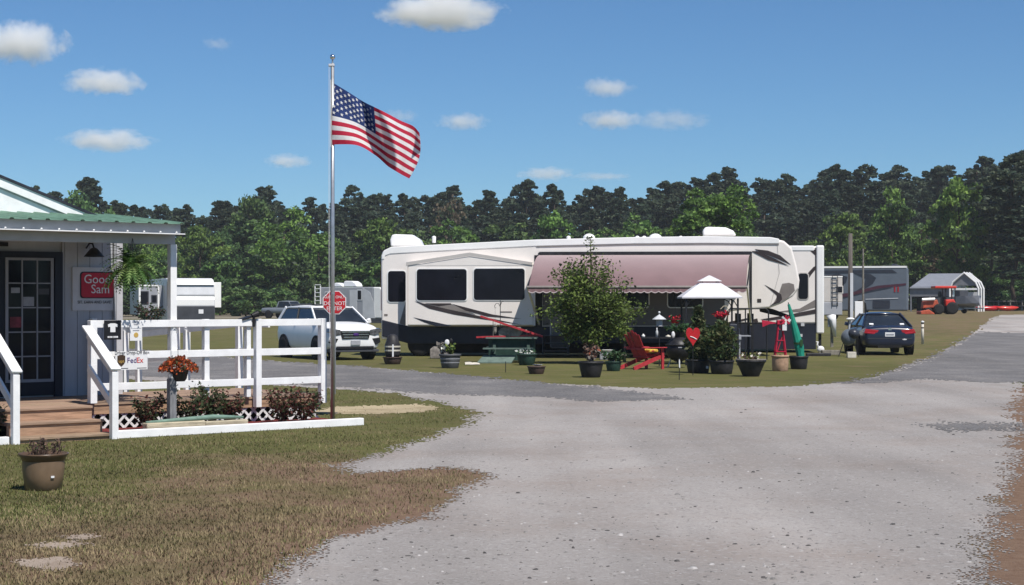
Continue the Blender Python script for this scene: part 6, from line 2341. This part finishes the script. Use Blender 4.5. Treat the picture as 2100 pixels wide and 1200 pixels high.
# heart on a stake
g_, k = at(1421, 770)
ht = thing('heart_ornament', 'shiny red heart on a stake in front of the potted evergreens', 'ornament', g_)
hp2 = []
for i in range(28):
    a = 2 * math.pi * i / 28
    hp2.append((16 * math.sin(a) ** 3 * .9 * k, (770 - 688) * k + (13 * math.cos(a) - 5 * math.cos(2 * a) - 2 * math.cos(3 * a) - math.cos(4 * a)) * 1.35 * k))
MB().prism(hp2, -.05, .05).build('heart', 'heart_red', ht, bevel=.03, seg=3)
MB().tube([(0, 0, 0), (0, 0, (770 - 704) * k)], .010, 6).build('stake', 'black_metal', ht)
MB().tube([(-6 * k, -.055, (770 - 690) * k), (0, -.057, (770 - 692) * k), (7 * k, -.055, (770 - 696) * k)], .012, 5).build('ribbon', 'sign_white', ht)
# two potted evergreens
for (px, py, lb, w, hh_, seed) in ((1432, 765, 'tall thin potted evergreen in a black pot next to the red heart', 28, 140, 5), (1480, 767, 'bushy potted evergreen in a black pot under the white canopy', 33, 112, 6)):
    t, k, hh = pot('potted_evergreen', lb, px, py, 52, 42, 28, 'pot_black')
    t['category'] = 'potted plant'
    g = np.random.default_rng(seed)
    n = 1500
    u = g.random(n)
    rr = (np.sin(np.pi * (0.10 + .86 * u)) ** .7) * w * k * np.sqrt(g.random(n)) * (1 if seed == 6 else np.where(u > .62, .55, 1.05))
    a = g.random(n) * 6.283
    C = np.stack([rr * np.cos(a), rr * np.sin(a), hh * .8 + u * (hh_ - 28) * k], 1) + g.normal(size=(n, 3)) * .03
    v, q = leafquads(C, .06, g, .5, 1.0)
    fast('foliage', v, q, ['ever_a', 'ever_b', 'yard_c'], g.choice(3, size=n, p=[.45, .35, .2]), parent=t)
    MB().tube([(0, 0, hh * .8), (.01, 0, hh_ * k * .9)], [.03, .01], 6).build('stem', 'bark', t)
    if seed == 5:
        MB().box(.16, .22, -.30, -.285, hh * .35, hh * .55).build('price_tag', 'sign_white', t)
# red flower basket on hook
g_, k = at(1496, 758)
rf_ = thing('red_flower_hanger', 'red flower basket hanging from a pale garden hook under the white canopy', 'flowers', g_ + Vector((0, .3, 0)))
zt = (758 - 628) * k
MB().tube([(0, 0, 0), (0, 0, zt - .08), (-.04, 0, zt), (-.12, 0, zt), (-.2, 0, zt - .08)], .010, 6).build('hook', 'pale_timber', rf_)
MB().lathe([(.06, zt - .42), (.13, zt - .30), (.135, zt - .29)], (-.2, 0, 0), 12).build('basket', 'pot_brown', rf_)
sprigs(rf_, zt - .33, .22, .2, 230, .045, ['red_petal', 'sign_maroon', 'ever_a'], [.55, .3, .15], 58, 8, cx=-.2, name='blossom')
# white two-tier canopy
g_, k = at(1468, 752)
cy = g_ + Vector((0, 1.6, 0))
k2 = cy.y / FPX
gzb = thing('grill_canopy', 'small two-tiered white canopy on dark metal posts beside the awning', 'canopy', cy)


def cz(py):
    return CH - (py - HZ) * k2


hx, hy = 61 * k2, .75
tx_, ty_ = 20 * k2, .26


def pyr(x0, y0, z0, x1, y1, z1):
    return [[(-x0, -y0, z0), (x0, -y0, z0), (x0, y0, z0), (-x0, y0, z0)], [(-x1, -y1, z1), (x1, -y1, z1), (x1, y1, z1), (-x1, y1, z1)]]


MB().loft(pyr(hx, hy, cz(612), hx, hy, cz(609)) + pyr(hx * .62, hy * .62, cz(592), tx_, ty_, cz(580)), caps=False).build('lower_roof', 'canopy_white', gzb)
MB().loft(pyr(tx_ * 1.18, ty_ * 1.18, cz(577), .02, .02, cz(565)), caps=True).build('upper_roof', 'canopy_white', gzb)
b = MB()
for sx in (-1, 1):
    for sy in (-1, 1):
        b.bar((sx * tx_ * .8, sy * ty_ * .8, cz(584)), (sx * tx_ * .8, sy * ty_ * .8, cz(575)), .02)
b.build('vent_frame', 'black_metal', gzb)
for sx in (-1, 1):
    for sy in (-1, 1):
        MB().box(sx * (hx - .12) - .025, sx * (hx - .12) + .025, sy * (hy - .08) - .025, sy * (hy - .08) + .025, 0, cz(611)).build('post', 'black_metal', gzb)
        MB().tube([(sx * (hx - .12), sy * (hy - .08), cz(630)), (sx * (hx - .22), sy * (hy - .08), cz(618)), (sx * (hx - .36), sy * (hy - .08), cz(613))], .015, 5).build('bracket', 'black_metal', gzb)
MB().box(-hx + .1, hx - .1, -.06, -.02, cz(613.5), cz(612)).build('cross_bar', 'black_metal', gzb)
# gas grill under the canopy
gg = thing('gas_grill', 'grey lidded gas grill under the white canopy', 'grill', cy + Vector((.55, .1, 0)))
MB().prism([(-.30, .85), (.30, .85), (.30, 1.0), (.22, 1.16), (-.22, 1.16), (-.30, 1.0)], -.25, .25).build('lid', 'coach_dark', gg, bevel=.03)
MB().box(-.34, .34, -.27, .27, .70, .85).build('firebox', 'trailer_grey', gg, bevel=.02)
MB().box(.34, .62, -.22, .22, .80, .83).build('side_shelf', 'trailer_grey', gg)
for x_ in (-.3, .3):
    for y_ in (-.2, .2):
        MB().box(x_ - .02, x_ + .02, y_ - .02, y_ + .02, 0, .7).build('leg', 'trailer_grey', gg)
# black tube railing
g_, k = at(1545, 738)
br = thing('tube_railing', 'black metal tube railing standing before the trailer hitch', 'railing', g_)
x0, x1 = (1492 - 1545) * k, (1576 - 1545) * k
zt, zl = (738 - 633) * k, (738 - 663) * k
MB().tube([(x0, 0, 0), (x0, 0, zt - .08), (x0 + .08, 0, zt), (x1 - .08, 0, zt), (x1, 0, zt - .08), (x1, 0, zl + .05), (x1 - .05, 0, zl), (x0 + .02, 0, zl)], .022, 8).build('frame', 'black_metal', br, smooth=True)
MB().tube([(x0 + .55, 0, 0), (x0 + .55, 0, zt)], .02, 8).build('upright', 'black_metal', br)
MB().tube([(x1 - .05, 0, 0), (x1 - .05, 0, zl)], .02, 8).build('upright', 'black_metal', br)
# wide black pot
t, k, hh = pot('wide_black_pot', 'wide flaring black pot with pale rim and yellow sprigs', 1540, 772, 62, 34, 34, 'pot_black')
MB().lathe([(29 * k, hh * .95), (31.8 * k, hh), (31.5 * k, hh + .02), (28.5 * k, hh + .0)], n=24).build('pale_rim', 'grey_leaf', t, smooth=True)
MB().lathe([(17.8 * k, hh * .22), (19.4 * k, hh * .3), (19 * k, hh * .36)], n=20).build('rib', 'pot_grey', t, smooth=True)
sprigs(t, hh * .92, 24 * k, 18 * k, 120, .045, ['lime_leaf', 'dry_leaf', 'cream_box'], [.45, .35, .2], 68, 9)
# terracotta pot with red windmill
t, k, hh = pot('terracotta_pot', 'tan terracotta pot in front of the teal umbrella', 1600, 761, 36, 32, 33, 'terracotta')
g_, k = at(1600, 761)
wm = thing('garden_windmill', 'red wooden garden windmill standing in the terracotta pot', 'windmill', g_ + Vector((0, 0, hh * .92)))
zt = (728 - 663) * k
for sx in (-1, 1):
    for sy in (-1, 1):
        MB().bar((sx * 11 * k, sy * .11, 0), (sx * 4 * k, sy * .04, zt), .03, .03).build('leg', 'windmill_red', wm)
for f in (.15, .5, .85):
    w = (11 - 7 * f) * k
    b = MB()
    for (p, q) in (((-w, -w), (w, -w)), ((w, -w), (w, w)), ((w, w), (-w, w)), ((-w, w), (-w, -w))):
        b.bar((p[0], p[1], f * zt), (q[0], q[1], f * zt), .022)
    b.build('brace', 'windmill_red', wm)
MB().bar((-8 * k, -11 * k * .8, .1), (3 * k, -5 * k, zt * .6), .018).build('diagonal_brace', 'windmill_red', wm)
MB().box(-7 * k, 6 * k, -.1, .1, zt, zt + 9 * k).build('head', 'windmill_red', wm, bevel=.01)
MB().prism([(-8 * k, zt + 4 * k), (-22 * k, zt + 7 * k), (-38 * k, zt + 9 * k), (-36 * k, zt - 5 * k), (-22 * k, zt + 1 * k), (-8 * k, zt + 2 * k)], -.012, .012).build('tail_vane', 'windmill_red', wm)
for i in range(8):
    a = i * math.pi / 4
    c = (10 * k, -.12, zt + 9 * k)
    MB().bar((c[0] + .03 * math.cos(a), c[1], c[2] + .03 * math.sin(a)), (c[0] + .13 * math.cos(a), c[1] - .012, c[2] + .13 * math.sin(a)), .05, .006, up=(.2, 1, 0)).build('blade', 'sign_white' if i % 3 == 0 else 'windmill_red', wm)
MB().box(3 * k, 12 * k, -.13, -.10, zt - 12 * k, zt + 0 * k).build('price_card', 'sign_white', wm)
# black pot with folded teal umbrella
t, k, hh = pot('umbrella_pot', 'black pot holding the folded teal umbrella', 1638, 757, 40, 32, 27, 'pot_black')
g_, k = at(1638, 757)
um = thing('folded_umbrella', 'folded teal garden umbrella leaning in a black pot', 'umbrella', g_ + Vector((0, 0, hh * .92)))
pts = [(4 * k, 0, 0), (1 * k, 0, 20 * k), (-7 * k, .02, 55 * k), (-14 * k, .04, 84 * k), (-20 * k, .05, 108 * k)]
MB().tube(pts, [8 * k, 9.5 * k, 7.5 * k, 5 * k, 2.6 * k], 9).build('folded_cloth', 'teal_cloth', um)
MB().tube([pts[-1], (-21 * k, .05, 112 * k)], .012, 6).build('pole_tip', 'black_metal', um)
MB().lathe([(9.8 * k, 26 * k), (9.8 * k, 30 * k)], (-1 * k, 0, 0), 10, close=False).build('tie_strap', 'mint_leaf', um)
MB().box(1 * k, 7 * k, -10.5 * k, -9.5 * k, 22 * k, 36 * k).build('label_tag', 'mint_leaf', um)
# white goose ornament and trough
g_, k = at(1683, 727)
go = thing('goose_ornament', 'small white goose ornament by the end of the trailers', 'ornament', g_)
MB().ball((0, 0, .17), (.13, .09, .12), 14, 0, 8).build('body', 'sign_white', go, smooth=True)
MB().tube([(-.08, 0, .22), (-.12, 0, .34), (-.10, 0, .42), (-.16, 0, .43)], [.045, .03, .035, .015], 8).build('neck', 'sign_white', go, smooth=True)
MB().box(-.05, .05, -.05, .05, 0, .07).build('base', 'cream_box', go)
tag(MB().box(-.45, .35, -.12, .12, 0, .1).build('planter_trough', 'pot_black', bevel=.02, loc=G(1685, 731) + Vector((0, .35, 0))), 'low black trough behind the white goose ornament', 'trough')

# ------------------------------------------------------------------ right of the trailers
g_, k = at(1744, 722)
up = thing('utility_pole', 'grey wooden utility pole with a pale meter box beside the dark blue car', 'pole', g_)
MB().tube([(0, 0, 0), (0, 0, (722 - 600) * k), (0, 0, (722 - 479) * k)], [.10, .085, .07], 10).build('pole', 'wood_pole', up, smooth=True)
MB().box(-.03, .07, -.14, -.09, 1.0, (722 - 560) * k).build('cable_guard', 'trailer_silver', up)
MB().box(.14, .42, -.12, .05, .7, (722 - 618) * k).build('meter_post', 'rv_white', up, bevel=.01)
g_ = P(1770, 640, 128)
zq = float(gz(g_.x, 128))
tag(MB().tube([(0, 0, 0), (0, 0, P(1770, 510, 128).z - zq)], [.09, .06], 8).build('distant_pole', 'old_board', loc=(g_.x, 128, zq)), 'thin distant pole rising above the grey motor coach', 'pole')
g_, k = at(1740, 731)
sm = thing('drum_smoker', 'tilted grey kettle smoker on thin legs left of the dark blue car', 'smoker', g_)
MB().ball((0, 0, .62), (.25, .22, .27), 18, 0, 10).build('drum', 'coach_grey', sm, smooth=True)
MB().ball((.14, -.12, .74), (.20, .19, .17), 14, 0, 8).build('side_tank', 'coach_dark', sm, smooth=True)
MB().tube([(.02, 0, .9), (.06, 0, 1.22)], .03, 8).build('chimney', 'trailer_silver', sm)
MB().ball((.06, -.02, 1.22), (.14, .1, .05), 10, 0, 6).build('vent_cap', 'sign_white', sm)
for (a, c) in ((-.35, -.15), (.3, -.2), (.0, .28)):
    MB().tube([(a * .5, c * .5, .45), (a, c, 0)], .014, 5).build('leg', 'black_metal', sm)
g_, k = at(1706, 712)
ct = thing('cloth_stand', 'white towel hanging from a grey post between trailer and pole', 'towel rack', g_)
MB().box(-.05, .05, -.05, .05, 0, 1.15).build('post', 'old_board', ct)
MB().box(-.16, .16, -.1, .06, .78, 1.1).build('power_box', 'trailer_grey', ct, bevel=.02)
MB().loft([[(-.25, -.14, 1.22), (.0, -.16, 1.28), (.12, -.15, 1.26), (.14, -.1, 1.24), (-.2, -.08, 1.2)], [(-.1, -.16, 1.0), (.0, -.18, 1.05), (.12, -.17, 1.05), (.14, -.12, 1.0), (-.05, -.11, 1.0)],
           [(.02, -.15, .42), (.08, -.17, .38), (.14, -.16, .4), (.15, -.13, .42), (.05, -.12, .42)]]).build('towel', 'sign_white', ct, smooth=True)
tag(MB().box(-.14, .14, -.1, .1, 0, .19).build('concrete_block', 'cream_box', bevel=.012, loc=G(1746, 734)), 'pale concrete block lying beside the dark blue car', 'block')
tag(MB().box(-.3, .3, -.15, .15, 0, .16).build('concrete_block', 'old_board', bevel=.012, loc=G(1703, 728)), 'grey concrete block under the hanging towel', 'block')
g_, k = at(1892, 706)
mp_ = thing('marker_post', 'slim white marker post with dark bands on the dry grass', 'post', g_)
zt = 45 * k
MB().tube([(0, 0, 0), (0, 0, zt)], .055, 12).build('post', 'cream_box', mp_, smooth=True)
for f in (.72, .92):
    MB().lathe([(.058, zt * f), (.058, zt * f + .05)], n=12, close=False).build('band', 'rv_brown', mp_)
MB().lathe([(.07, zt), (.07, zt + .03), (.02, zt + .06)], n=12).build('cap', 'sign_white', mp_)
for (px, py, lb) in ((1393, 779, 'thin dark garden stake in front of the kettle grill'), (1037, 764, 'thin dark garden stake in front of the picnic table')):
    tag(MB().tube([(0, 0, 0), (0, 0, .28)], .010, 5).build('garden_stake', 'black_metal', loc=G(px, py)), lb, 'stake')
# clear plastic chest and grey tarp near the trailer wheels
g_, k = at(905, 738)
tag(MB().loft([[(-.4, -.2, 0), (.35, -.25, 0), (.4, .2, 0), (-.35, .2, 0)], [(-.42, -.1, .3), (.2, -.2, .38), (.3, .15, .34), (-.3, .15, .4)]]).build('grey_tarp', 'grey_leaf', loc=g_ + Vector((0, 1.2, 0)), bevel=.04), 'crumpled grey tarp bundle near the trailer wheels', 'tarp')

# ------------------------------------------------------------------ thin summer haze
hm = bpy.data.materials.new('haze_air')
hm.use_nodes = True
hn, hl = hm.node_tree.nodes, hm.node_tree.links
hn.remove(hn['Principled BSDF'])
pv = hn.new('ShaderNodeVolumePrincipled')
pv.inputs['Color'].default_value = (0.86, 0.92, 1.0, 1)
pv.inputs['Density'].default_value = 0.00018
pv.inputs['Anisotropy'].default_value = 0.0
hl.new(pv.outputs[0], hn['Material Output'].inputs['Volume'])
hz_ = MB().box(-330, 330, -60, 460, -1.5, 32).build('haze', hm)
tag(hz_, 'thin pale air haze over the whole camp ground', 'haze', kind='stuff')
